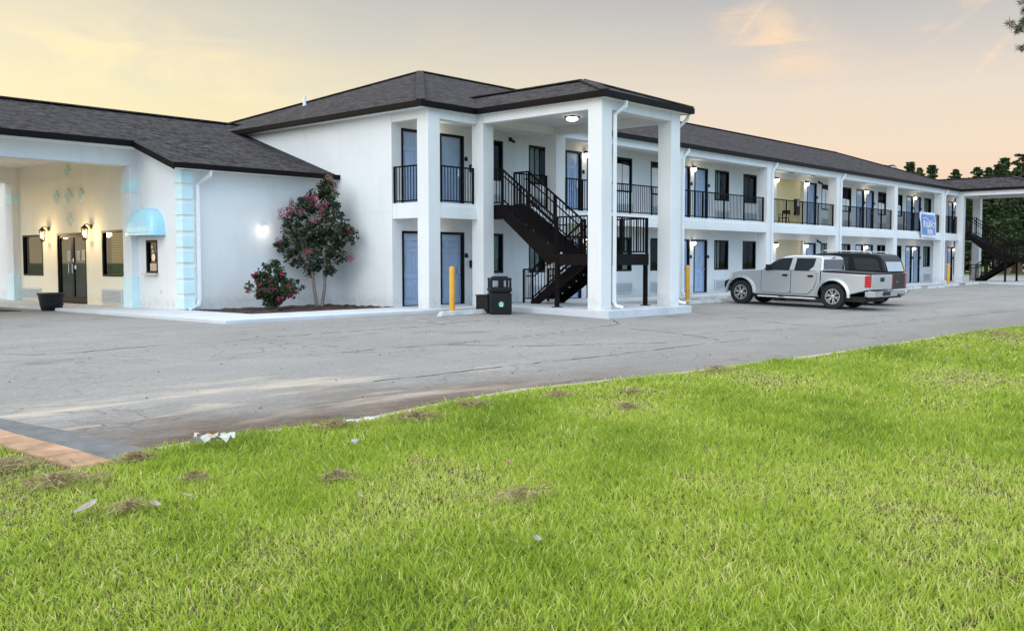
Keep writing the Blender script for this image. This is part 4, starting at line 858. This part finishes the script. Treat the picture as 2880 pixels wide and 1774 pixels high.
g=G(); g.box(.11,W-.11,-1.215,-1.16,.66,1.12); lobj('tailgate',g,'car_silver',t,bevel=.02)
g=G(); g.box(.75,1.07,-1.225,-1.21,.90,1.03); lobj('tailgate_handle',g,'black_plastic',t)
g=G(); g.prism([(-1.14,.42),(-1.36,.44),(-1.38,.60),(-1.14,.63)],'x',-.01,W+.01); g.box(-.012,.0,-1.2,-1.05,.44,.6); g.box(.62,1.2,-1.385,-1.37,.47,.60,1); lobj('rear_bumper',g,['chrome','black_plastic'],t,bevel=.025)
g=G(); g.prism([(3.55,.40),(3.80,.44),(3.88,.58),(3.86,.76),(3.72,.80)],'x',.03,W-.03); lobj('front_bumper',g,'black_plastic',t,bevel=.03)
g=G(); g.box(.45,W-.45,3.72,3.80,.82,1.0); lobj('grille',g,'chrome',t,bevel=.01)
g=G(); g.box(.12,W-.12,-1.0,3.6,.26,.42); g.box(.3,W-.3,-.15,.15,.25,.40); g.lathe((W/2,0,.40),[(.05,-.75),(.05,.75)],10,axis='x'); g.lathe((W/2,3.23,.40),[(.05,-.75),(.05,.75)],10,axis='x'); lobj('chassis',g,'rubber',t)
g=G(); g.box(.15,W-.15,.5,2.3,.5,1.12); g.box(.25,.75,1.15,1.30,1.12,1.45); g.box(1.05,1.55,1.15,1.30,1.12,1.45); g.lathe((.5,2.0,1.2),[(.17,-.02),(.17,.0)],16,axis='y'); lobj('seats',g,'seat_dark',t)
tr.rotation_euler=(math.atan(.026),0,0); tr.location=(29.45,13.02,gz(13.02))
# black sport utility vehicle
W2=1.92
su=thing('suv','black sport utility vehicle with roof rack parked right of the truck','suv',(32.55,13.45,0)); t=su
side=[(-.86,.95),(-.90,.62),(-.84,.45),(-.50,.42)]+arch(0,.47,.40,172,8)+[(.5,.38),(2.5,.38)]+arch(3.02,.47,.40,172,8)+[(3.6,.45),(3.92,.50),(3.96,.75),(3.88,.95),(3.6,1.08),(2.75,1.16),(-.80,1.16)]
g=G(); g.prism(side,'x',0,W2,ins=lambda u,v:max(0,.6-v)*.1+max(0,u-3.4)*.12); lobj('body',g,'car_black',t,bevel=.04,seg=3,smooth=True)
top=[(2.80,1.14),(2.35,1.35),(1.95,1.62),(1.6,1.74),(.9,1.79),(-.25,1.775),(-.60,1.73),(-.76,1.54),(-.86,1.14)]
g=G(); g.prism(top,'x',.015,W2-.015,ins=lambda u,v:max(0,v-1.14)*.22); lobj('cabin',g,'car_black',t,bevel=.05,seg=3,smooth=True)
si=lambda o:(lambda u,v:(.015+max(0,v-1.14)*.22-.005) if o<0 else W2-(.015+max(0,v-1.14)*.22-.005))
for o in (-1,1):
    for poly in ([(2.3,1.2),(1.98,1.52),(1.5,1.63),(1.42,1.2)],[(1.34,1.2),(1.40,1.64),(.46,1.64),(.40,1.2)],[(.14,1.2),(.30,1.63),(-.45,1.60),(-.58,1.50),(-.72,1.2)]):
        g=G(); pane(g,lambda u,v:si(o)(u,v)+o*.003,poly,0); lobj('window',g,'suv_glass',t)
    x=0 if o<0 else W2
    g=G(); X_=.26 if o<0 else W2-.26; g.tube([(X_,1.5,1.78),(X_,1.4,1.84),(X_,-.2,1.82),(X_,-.3,1.76)],.022,8); lobj('roof_rail',g,'chrome',t)
    g=G(); g.box(x-.03*-o*0-.0,x,0,0,0,0) if False else None
    s=1 if o<0 else -1
    g=G(); g.box(x-.008*s,x+.16*s,-.905,-.78,.62,1.12); lobj('taillight',g,'tail_red',t,bevel=.02)
    g=G(); g.box(x-.012*s,x+.158*s,-.915,-.77,.92,1.02); lobj('turn_signal',g,'orange_lens',t,bevel=.008)
    g=G(); g.prism([(3.70,.78),(3.93,.78),(3.86,.96),(3.68,1.02)],'x',x+.05*s,x+.4*s); lobj('headlight',g,'lens',t,bevel=.015)
    g=G(); g.box(x-.22*s if False else x-.2*s,x-.02*s,2.10,2.24,1.15,1.34); lobj('side_mirror',g,'car_black',t,bevel=.03)
    for y in (0,3.02): wheel(t,.14 if o<0 else W2-.14,y,.385,.27,o,5)
    for a,b in ((1.40,2.45),(.42,1.37)):
        g=G(); xx=-.006 if o<0 else W2+.006; pl=[(a,1.15),(b,1.15),(b,.48),(a+.05,.48),(a,.6)]; g.prism(pl,'x',xx,xx-o*.03); dr=lobj('door',g,'car_black',t,bevel=.008)
        g=G(); g.box(xx,xx+o*.03,a+.08,a+.26,.98,1.02); lobj('handle',g,'chrome',dr)
g=G(); g.add([(.24,-.862,1.17),(W2-.24,-.862,1.17),(W2-.26,-.755,1.49),(W2-.34,-.585,1.665),(.34,-.585,1.665),(.26,-.755,1.49)],[(0,1,2,5),(5,2,3,4)]); g.v=[(x,y-.018,z+.008) for x,y,z in g.v]; lobj('back_glass',g,'mirror_glass',t)
g=G(); g.box(.2,W2-.2,-.925,-.85,.58,1.12); lobj('tailgate',g,'car_black',t,bevel=.03)
g=G(); g.box(.91,1.01,-.935,-.92,.80,.84); lobj('emblem',g,'chrome',t)
g=G(); g.prism([(-.80,.40),(-1.06,.42),(-1.08,.58),(-.80,.62)],'x',-.01,W2+.01); lobj('rear_bumper',g,'chrome',t,bevel=.03)
g=G(); g.box(.90,1.02,-1.22,-1.0,.36,.42); g.lathe((.96,-1.24,.42),[(.02,0),(.02,.06),(.035,.08),(.02,.12)],12); lobj('tow_hitch',g,'steel',t)
g=G(); g.box(.15,W2-.15,-.8,3.5,.26,.44); g.lathe((W2/2,0,.385),[(.05,-.8),(.05,.8)],10,axis='x'); lobj('chassis',g,'rubber',t)
g=G(); g.box(.1,.9,2.75,2.81,1.0,1.0001) if False else None
g.add([(.14,2.74,1.18),(W2-.14,2.74,1.18),(W2-.25,2.02,1.59),(.25,2.02,1.59)],[(0,1,2,3)]); g.v=[(x,y+.015,z+.015) for x,y,z in g.v]; lobj('windshield',g,'car_window_dark',t)
for x in (.2,W2-.2):
    pass
g=G(); g.beam((.26,.9,1.845),(W2-.26,.9,1.845),.05,.025); g.beam((.26,.1,1.84),(W2-.26,.1,1.84),.05,.025); lobj('roof_rack',g,'chrome',t)
su.rotation_euler=(math.atan(.026),0,0); su.location=(32.55,13.45,gz(13.45))
# ------------------------------------------------------------------ foliage helpers
def leaf_cloud(centers,radii,per,size,squash=1,flat=.5,aspect=1.9):
    cs=np.repeat(np.asarray(centers,float),per,0); rs=np.repeat(np.asarray(radii,float),per)
    n=len(cs); d=rng.normal(size=(n,3)); d/=np.linalg.norm(d,axis=1)[:,None]; d*=(rng.random(n)**.45*rs)[:,None]; d[:,2]*=squash
    return leaf_faces(cs+d,size,flat,aspect)
def leaf_faces(p,size,flat=.5,aspect=1.9,dirs=None):
    n=len(p); a=rng.normal(size=(n,3)) if dirs is None else dirs+rng.normal(size=(n,3))*.35
    if dirs is None: a[:,2]*=flat
    a/=np.linalg.norm(a,axis=1)[:,None]; b=np.cross(a,rng.normal(size=(n,3))); b/=np.linalg.norm(b,axis=1)[:,None]
    s=size*(.6+.8*rng.random(n))[:,None]
    v=np.stack([p-a*s*aspect/2,p+b*s/2,p+a*s*aspect/2,p-b*s/2],1).reshape(-1,3)
    r=np.repeat(np.clip(rng.normal(.5,.25,n),0,1),4); return v,np.arange(n*4).reshape(n,4),r
# flowering crepe myrtle
TX,TY,TZ=17.12,23.16,.0
def ray_frame(): pass
tree=thing('flowering_tree','two-stemmed crepe myrtle with pink blossoms in the mulch bed by the lobby wall','tree',(TX,TY,TZ))
rightv=np.array([.671,-.741,0.]) # across the view
def lp(u,z,dp=0):
    u=u*1.10-.06*min(1,max(0,z-.9)); z=z*.88+.17*min(1,max(0,z)); dp*=1.1; return np.array([TX,TY,TZ])+rightv*u+np.array([.741,.671,0])*dp+np.array([0,0,z])
g=G()
stems=[[(-.02,0),(-.10,.5),(-.14,1.0),(-.22,1.5),(-.45,2.1),(-.75,2.8)],[(.10,0),(.17,.5),(.20,1.05),(.25,1.6),(.32,2.4),(.38,3.3)]]
for s in stems: g.tube([lp(u,z,random.uniform(-.05,.05)) for u,z in s],[.055,.048,.045,.038,.026,.012],8)
for u0,z0,u1,z1 in ((-.14,1.0,-.9,1.75),(-.2,1.4,-.1,2.9),(.2,1.05,.9,1.7),(.25,1.6,.8,2.5),(.3,2.2,.1,3.2),(-.4,2.0,-.6,3.0),(.3,2.2,.5,3.5)): g.tube([lp(u0,z0),lp((u0+u1)/2+.05,(z0+z1)/2,random.uniform(-.2,.2)),lp(u1,z1,random.uniform(-.4,.4))],[.03,.02,.008],6)
obj('trunk',g,'bark_pale',tree,smooth=True)
prof=[(1.05,-.35,.45),(1.3,-.75,.75),(1.55,-1.05,.95),(1.8,-1.12,1.08),(2.05,-.9,1.15),(2.3,-.8,1.1),(2.6,-.8,.85),(2.9,-.85,.8),(3.15,-.75,.72),(3.4,-.35,.65),(3.6,.1,.55),(3.85,.2,.45)]
cen=[];rad=[]
for z,a,b in prof:
    k=int((b-a)/.22)+2
    for i in range(k):
        u=a+.08+(b-a-.16)*(i+random.uniform(.1,.9))/k; hw=(b-a)/2; dpt=math.sqrt(max(.05,1-((u-(a+b)/2)/hw)**2))*hw*.8
        for s in (-1,1,0):
            if random.random()<.58: cen.append(lp(u+random.uniform(-.06,.06),z+random.uniform(-.14,.14),s*dpt*random.uniform(.2,1))); rad.append(random.uniform(.07,.23))
V,F,r=leaf_cloud(cen,rad,40,.058,1,.7,1.9); fastmesh('crown',V,F,'leaf',r,tree)
bc=[lp(u*.86,z,d) for u,z,d in ((-.95,2.92,-.3),(-1.0,2.75,-.2),(-.8,3.02,-.2),(-.62,3.12,-.4),(-.55,2.95,-.5),(-.42,3.2,.1),(-.15,3.35,-.3),(-.05,3.2,-.4),(.05,3.42,-.2),(.12,3.28,-.4),(.2,3.1,-.5),(.32,2.95,-.5),(.4,3.15,-.4),(.28,2.75,-.5),(1.02,2.32,-.2),(1.1,2.2,-.1),(1.12,1.45,-.2),(1.05,1.38,-.1),(-.9,1.9,-.4),(-1.1,1.98,-.2),(-.2,1.55,-.7),(-.05,1.62,-.7),(.1,2.6,-.6),(-.3,2.9,-.5),(-.7,2.8,-.5))]
V,F,r=leaf_cloud(bc,[random.uniform(.07,.14) for _ in bc],60,.034,1,1,1.2); fastmesh('blossoms',V,F,'blossom',r,tree)
sc=[lp(.35+random.uniform(-.14,.14),z,random.uniform(-.15,.15)) for z in np.arange(3.55,4.12,.06)]+[lp(.12,3.75),lp(.1,3.85),lp(-.62,3.3),lp(.55,3.75)]
V,F,r=leaf_cloud(sc,[.09]*len(sc),50,.03,1.3,1,1.4); fastmesh('seed_heads',V,F,'seedhead',r,tree)
# rose shrub
sh=thing('rose_shrub','low dark green shrub dotted with red roses left of the flowering tree','shrub',(15.2,22.5,0)); BX,BY=15.2,22.5
def lb(u,z,d=0):
    u*=.95; z*=.93; return np.array([BX,BY,0])+rightv*u+np.array([.741,.671,0])*d+np.array([0,0,z])
g=G()
for k in range(9): 
    a=random.uniform(-.6,.6); g.tube([lb(a*.15,0),lb(a*.6,.45,random.uniform(-.2,.2)),lb(a,random.uniform(.8,1.25),random.uniform(-.3,.3))],[.02,.014,.006],6)
obj('stems',g,'bark',sh)
cen=[];rad=[]
for z,a,b in ((.15,-.15,.15),(.3,-.35,.32),(.45,-.5,.5),(.6,-.75,.7),(.75,-.7,.62),(.9,-.55,.42),(1.05,-.5,.25),(1.2,-.3,.2),(1.32,-.15,.12)):
    k=int((b-a)/.17)+2
    for i in range(k):
        for s in (-1,0,1):
            if random.random()<.66: cen.append(lb(a+(b-a)*(i+random.random())/k,z+random.uniform(-.08,.08),s*random.uniform(.1,.5)*(b-a)*.8)); rad.append(random.uniform(.07,.15))
V,F,r=leaf_cloud(cen,rad,44,.046,1,.8,1.6); fastmesh('foliage',V,F,'rose_leaf',r,sh)
bc=[lb(u,z,d) for u,z,d in ((-.55,1.0,-.3),(-.45,1.05,-.3),(-.52,.95,-.3),(.55,.62,-.3),(.62,.55,-.2),(.66,.48,-.2),(.56,.45,-.3),(.5,.4,-.3),(.3,.36,-.4),(-.05,.6,-.5),(-.2,.62,-.5),(.1,.62,-.5),(.25,1.05,-.2),(-.75,.55,-.1),(.0,.85,-.4),(-.3,.75,-.5),(.2,.3,-.4),(.45,.7,-.3),(-.4,.5,-.4))]
V,F,r=leaf_cloud(bc,[.05]*len(bc),34,.036,1,1,1.1); fastmesh('roses',V,F,'rose',r,sh)
# ------------------------------------------------------------------ pines beyond the lot
def pine_mesh(h,kind,n=8000,sz=.28):
    pts=[]
    z=h*(.22 if kind!=2 else .10)
    while z<h:
        t=(z/h-.12)/.88; L_=h*(.155*(1-t)**.62+.010)*random.uniform(.45,1.25)
        for k in range(random.randint(5,7)):
            a=random.uniform(0,2*math.pi); ln=L_*random.uniform(.5,1.2)
            for q in range(random.randint(2,4)):
                f=random.uniform(.35,1); pts.append((math.cos(a)*ln*f,math.sin(a)*ln*f,z+ln*f*random.uniform(.05,.5),h*(.008+.010*(1-t))*random.uniform(.5,1.5)))
        z+=h*random.uniform(.015,.026)
    pts.append((0,0,h*.985,h*.02)); P_=np.array(pts); per=max(6,n//len(pts))
    return leaf_cloud(P_[:,:3],P_[:,3],per,sz,.7,1,1.5)
PROT=[]
def pine(x,y,h,kind,label,zb=-.55,group='pines beyond the parking lot'):
    if kind<len(PROT):
        p=PROT[kind]; o=copy_tree(p); h*=.86; o.location=(x,y,zb); o.scale=(h/20*1.5,h/20*1.5,h/20); o.rotation_euler=(0,0,random.uniform(0,6))
    else:
        o=thing('pine_tree',label,'pine tree',(0,0,0),group)
        g=G(); g.tube([(0,0,0),(.1,.05,8),(0,.1,14),(0,0,19.6)],[.26,.2,.12,.03],8); obj('trunk',g,'bark',o,smooth=True)
        V,F,r=pine_mesh(20,kind); fastmesh('crown',V,F,'pine',r,o)
        h*=.86; o.location=(x,y,zb); o.scale=(h/20*1.5,h/20*1.5,h/20); PROT.append(o)
    o['label']=label
def polar(px,dist):
    a=R(47.823)+math.atan((px-1440)/2718); return dist*math.sin(a),dist*math.cos(a)
PN=[(2492,190,22.4,0),(2553,185,22.3,1),(2580,178,20.2,2),(2615,165,19.4,1),(2655,172,16.6,0),(2680,160,17.9,2),(2705,168,17.2,0),(2742,162,18.4,1),(2772,170,19.0,2),(2800,150,17.6,0),(2818,160,19.6,1),(2850,168,18.6,2),(2868,158,20.0,0),(2900,155,19.0,1),(2930,165,20,2),(2965,150,18.5,0),(2730,148,14.5,2),(2836,142,14.8,2)]
DESC=['lone slim pine just showing over the long roof ridge','thin pine poking above the roof left of the far corner','short pine tip right above the roof line','open crowned pine standing alone against the peach sky','low round pine left of the roof vent','wide pine directly behind the roof vent','dark pine just right of the roof vent','pine with forked top above the far canopy ridge','dense pine right of the far canopy peak','bushy pine left of the gap in the treeline','tall pine just right of the treeline gap','broad pine near the right picture edge','tallest pine at the right picture edge','pine just outside the right edge of the picture','full pine well right of the far canopy','last pine at the end of the treeline','lower pine behind the far canopy columns','lower pine behind the far stair railing']
for (px,ds,h,k),lab in zip(PN,DESC): x,y=polar(px,ds); pine(x,y,h,k,lab)
cen=[];rad=[]
for i in range(330):
    px=random.uniform(2560,3050); x,y=polar(px,random.uniform(168,184)); zz=random.uniform(0,1)**.7*10.5; cen.append((x,y,zz-.3)); rad.append(random.uniform(1.0,2.0))
V,F,r=leaf_cloud(cen,rad,36,.62,.8,1,1.5); tag(fastmesh('undergrowth',V,F,'brush',r),kind='stuff')
# pine whose branch tips reach into the top right corner of the view
np_=thing('pine_tree','tall pine beside the lawn, needle tufts reaching into the top right corner','pine tree',(24.9,4.35,-.3))
g=G(); BXp,BYp=24.9,4.35; g.tube([(BXp,BYp,-.4),(BXp+.05,BYp,4),(BXp,BYp+.05,8),(BXp,BYp,12.5)],[.22,.18,.13,.03],10)
tw=[]
def br(p,q,r0):
    p=Vector(p);q=Vector(q); m=(p+q)/2+Vector((0,0,-.1)); g.tube([p,m,q],[r0,r0*.6,.006],5); return m,q
a_=polar(2868,25.2); 
for ex,ez,dd in ((2862,6.95,25.0),(2850,6.6,25.3),(2872,6.45,24.8),(2868,6.2,25.6),(2876,7.1,25.2),(2885,6.75,25.0),(2880,6.0,25.2),(2895,6.4,25.4)):
    q=polar(ex,dd); m,e=br((BXp,BYp,ez-.5),(q[0],q[1],ez),.035)
    for k in range(6): tw.append(tuple(m.lerp(e,.35+.65*k/5))+(.0,))
    for k in range(3):
        e2=e+Vector((random.uniform(-.05,.2),random.uniform(-.2,.25),random.uniform(-.1,.2))); g.tube([m.lerp(e,.6+.1*k),e2],[.008,.004],4); tw.append(tuple(e2)+(0,))
for k in range(60):
    z=random.uniform(5,12.3); a=random.uniform(R(-60),R(150)); l=min(3.2,(13-z)*.45)*random.uniform(.5,1)
    q=(BXp+math.cos(a)*l,BYp-abs(math.sin(a))*l*.9-.2,z+.5)
    if z>7.5: l*=.6
    m,e=br((BXp,BYp,z),q,.03)
    for j in range(7): tw.append(tuple(m.lerp(e,j/6)+Vector((random.uniform(-.2,.2),random.uniform(-.2,.2),random.uniform(-.1,.2))))+(0,))
obj('trunk',g,'bark',np_)
tp=np.array([t[:3] for t in tw]); tp=np.repeat(tp,46,0); dn=rng.normal(size=tp.shape); dn/=np.linalg.norm(dn,axis=1)[:,None]
V,F,r=leaf_faces(tp+dn*.07,.011,1,14,dirs=dn); fastmesh('needles',V,F,'pine',r,np_)
# ------------------------------------------------------------------ lawn grass
def lawn_pts(n_target):
    out=[]
    for d0,d1,den in ((2.6,4.5,6600),(4.5,6,5800),(6,8,4600),(8,11,3000),(11,16,1600),(16,26,700),(26,46,240)):
        area=(d1*d1-d0*d0)/2*R(108); n=int(area*den); a=R(47.8)+(rng.random(n)-.5)*R(108); d=np.sqrt(d0*d0+(d1*d1-d0*d0)*rng.random(n))
        out.append(np.stack([d*np.sin(a),d*np.cos(a)],1))
    p=np.concatenate(out); ex=np.array([e[0] for e in EDGE]); ey=np.array([e[1] for e in EDGE])
    lim=np.where(p[:,0]<3.15,14.4,np.interp(p[:,0],ex,ey)-.05+rng.normal(0,.05,len(p))); return p[(p[:,1]<lim)]
p=lawn_pts(0); n=len(p); d=np.hypot(p[:,0],p[:,1])
def fbm(p,s,seed):
    v=np.zeros(len(p)); rs=np.random.default_rng(seed)
    for o in range(4):
        for k in range(3):
            a=rs.random()*6.28; f=s*2**o*(.7+.6*rs.random()); v+=np.sin((p[:,0]*math.cos(a)+p[:,1]*math.sin(a))*f+rs.random()*6.28)/(2**o)
    return v/4
pn=fbm(p,1.1,3); pn2=fbm(p,3.1,5)
keep=rng.random(n)<np.clip(.92+.4*pn2+.2*pn,.5,1); p=p[keep]; d=d[keep]; pn=pn[keep]; pn2=pn2[keep]; n=len(p)
z0=np.full(n,-.302)
hgt=(.038+.055*rng.random(n)**1.5)*np.clip(1+.42*pn+.3*pn2,.55,1.6)*np.where(p[:,0]<3.15,.75,1)*np.where(d<5,1.15,1); wd=.0037*np.maximum(1,d/7.5)*(.7+.6*rng.random(n))
az=rng.random(n)*6.28; bend=.25+.75*rng.random(n)**1.5
dirx,diry=np.cos(az),np.sin(az); sx,sy=-diry,dirx
tw_=rng.random(n)*6.28; sx,sy=np.cos(tw_),np.sin(tw_)
def pt(t,wf):
    off=bend*hgt*t**1.7; zz=z0+hgt*t*(1-.35*bend*t)
    c=np.stack([p[:,0]+dirx*off,p[:,1]+diry*off,zz],1); s=np.stack([sx*wd*wf,sy*wd*wf,0*wd],1); return c-s,c+s
a0,a1=pt(0,.9); b0,b1=pt(.5,1.0); c0,c1=pt(1.,.12)
V=np.stack([a0,a1,b0,b1,c0,c1],1).reshape(-1,3); b_=np.arange(n)*6
F=np.concatenate([np.stack([b_,b_+1,b_+3,b_+2],1),np.stack([b_+2,b_+3,b_+5,b_+4],1)])
rn=np.clip(.44-.26*pn-.20*pn2+rng.normal(0,1,n)*np.where(d<6,.18,.12)+(rng.random(n)<.07)*.45,0,1)
tag(fastmesh('grass',V,F,'grass',np.repeat(rn,6)),kind='stuff')
# thatch: short dead stems lying between the blades
q=lawn_pts(0); q=q[rng.random(len(q))<.28]; dq=np.hypot(q[:,0],q[:,1]); nq=len(q)
di=rng.normal(size=(nq,3)); di[:,2]=np.abs(di[:,2])*.35; di/=np.linalg.norm(di,axis=1)[:,None]
sd=np.cross(di,rng.normal(size=(nq,3))); sd/=np.linalg.norm(sd,axis=1)[:,None]
c0=np.stack([q[:,0],q[:,1],-.297+.022*rng.random(nq)],1); ln=(.018+.03*rng.random(nq))[:,None]*np.maximum(1,dq/9)[:,None]; ws=(.0022*np.maximum(1,dq/6.5))[:,None]
V=np.stack([c0-di*ln-sd*ws*.4,c0-di*ln*0+sd*ws,c0+di*ln+sd*ws*.2,c0-sd*ws],1).reshape(-1,3)
pq=fbm(q,3.1,5); rq=np.clip(.45+.3*rng.normal(size=nq)-.3*pq,0,1)
tag(fastmesh('thatch',V,np.arange(nq*4).reshape(nq,4),'thatch',np.repeat(rq,4)),kind='stuff')
# ------------------------------------------------------------------ clippings, leaves and litter on the lawn
def clump(x,y,r,n,label,h=.05,dirn=None):
    n=int(n*(1.1 if y>6.9 else .75))
    a=rng.random(n)*6.28; q=np.abs(rng.normal(0,.55,n))*r; q=np.minimum(q,r*1.6); c=np.stack([x+np.cos(a)*q*1.5*.75,y+np.sin(a)*q*.8,np.full(n,-.250)+h*rng.random(n)*(1-(q/r)**2)],1)
    di=rng.normal(size=(n,3)); di[:,2]=np.abs(di[:,2])*.25
    if dirn is not None: di=di*.5+np.array(dirn)
    di/=np.linalg.norm(di,axis=1)[:,None]; V,F,r_=leaf_faces(c,.006,1,16,dirs=di); o=fastmesh('dead_grass_clump',V,F,'straw',r_,off=Vector((x,y,-.25))); o.location=(x,y,-.25)
    tag(o,label,'dead grass','heaps of dead grass on the lawn',kind='stuff' if r>.2 else None)
for x,y,r_,n_,lb_ in ((3.62,7.3,.15,420,'tall heap of dead grass at the inner corner of the tan kerb'),(8.4,5.95,.14,300,'round heap of dead grass alone in the mid lawn'),(6.45,7.15,.34,600,'long heap of dead grass along the kerb right of the white scraps'),(7.4,7.3,.28,420,'loose heap of dead grass on the kerb edge, middle of the row'),(8.6,7.1,.24,300,'thin heap of dead grass at the right end of the kerb row'),(5.6,7.35,.22,360,'small heap of dead grass left of the white scraps'),(2.85,5.85,.16,260,'straw heap beside the curled leaves, lower left'),(3.55,6.3,.12,160,'thin wisp of straw between kerb corner and litter'),(12.2,7.1,.4,300,'sparse straw patch by the pale kerb, middle right'),(22.0,6.1,.9,700,'wide straw patch at the far right lawn edge'),(4.7,4.2,.35,260,'flattened straw patch in the near lawn'),(2.72,7.75,.42,1000,'dark straw heap on the grass left of the tan kerb'),(2.85,6.95,.3,500,'flat straw heap below the tan kerb end at the left edge'),(9.4,6.6,.25,220,'straw wisp nearest the pale kerb, right of the round heap'),(4.25,5.55,.18,200,'straw clinging to the grey leaf, left of centre')): clump(x,y,r_,n_,lb_)
def leaf_thing(x,y,s,mat,label,curl=.5,rot=0,name='dead_leaf'):
    g=G(); n=8; rows=[]
    for i in range(n+1):
        u=-1+2*i/n; w_=.45*(1-u*u)**.6
        rows.append([(u*s,(v*w_)*s,curl*s*(.35*u*u+.5*v*v*w_)) for v in (-1,-.5,0,.5,1)])
    for i in range(n):
        for k in range(4): g.add([rows[i][k],rows[i+1][k],rows[i+1][k+1],rows[i][k+1]],[(0,1,2,3)])
    o=obj(name,g,mat,smooth=True); o.location=(x,y,-.225); o.rotation_euler=(R(random.uniform(-15,15)),R(random.uniform(-15,15)),rot); tag(o,label,'leaf','dead leaves on the lawn')
for x,y,s,m_,lb_,ro in ((2.62,5.95,.10,'grey_leaf','long curled grey leaf at the left of the lower left straw heap',.4),(2.95,5.7,.06,'grey_leaf','small grey leaf just below the straw heap, lower left',1.2),(3.2,5.75,.055,'grey_leaf','pale brown leaf right of the lower left straw heap',2.0),(4.3,5.62,.085,'grey_leaf','dark grey curled leaf on straw, left of centre',.9),(4.95,5.5,.065,'dry_leaf','flat brown leaf right of the grey curled leaf',.2),(5.4,4.93,.045,'dry_leaf','orange brown leaf standing in the middle lawn',1.5),(3.98,3.42,.05,'grey_leaf','pale tan leaf nearest the camera in the lower middle',.8),(5.5,5.85,.035,'dry_leaf','tiny brown leaf near the kerb, centre left',2.2),(3.95,4.92,.04,'grey_leaf','thin grey leaf standing upright, lower centre',1.1)): leaf_thing(x,y,s,m_,lb_,rot=ro)
def scrap(x,y,L_,W_,label,mats,rotz,bend=.03,name='paper_scrap'):
    g=G(); nx,ny=8,5; rr=random.Random(int(x*100)); H=[[rr.uniform(0,bend) for _ in range(ny+1)] for _ in range(nx+1)]
    for i in range(nx):
        for j in range(ny):
            if rr.random()<.13: continue
            q=[((i+a)/nx*L_-L_/2+rr.uniform(-.004,.004)*0,(j+b)/ny*W_-W_/2,H[i+a][j+b]) for a,b in ((0,0),(1,0),(1,1),(0,1))]
            g.add(q,[(0,1,2,3)],1 if rr.random()<.22 else 0)
    o=obj(name,g,mats); o.location=(x,y,-.215); o.rotation_euler=(R(6),R(-4),rotz); tag(o,label,'litter','paper litter on the lawn')
scrap(4.30,7.30,.36,.16,'crumpled white and brown paper litter near the tan kerb',['paper','cardboard'],R(-48),.085)
scrap(5.72,7.22,.13,.07,'left one of two small white scraps by the kerb straw',['paper','paper'],R(-40),.03); scrap(5.92,7.22,.12,.07,'right one of two small white scraps by the kerb straw',['paper','paper'],R(-60),.03); scrap(5.05,6.35,.06,.05,'single tiny white scrap on the mid-left lawn',['paper','paper'],R(20),.04)
# pebbles and grit on the asphalt
g=G()
for i in range(70):
    x=random.uniform(4,20); y=random.uniform(8,17.5); s=random.uniform(.008,.024); z=gz(y); a=random.uniform(0,6)
    g.add([(x+s*math.cos(a+k*2.09),y+s*math.sin(a+k*2.09),z) for k in range(3)]+[(x,y,z+s*.9)],[(0,1,3),(1,2,3),(2,0,3)])
tag(obj('grit',g,'crack'),kind='stuff')
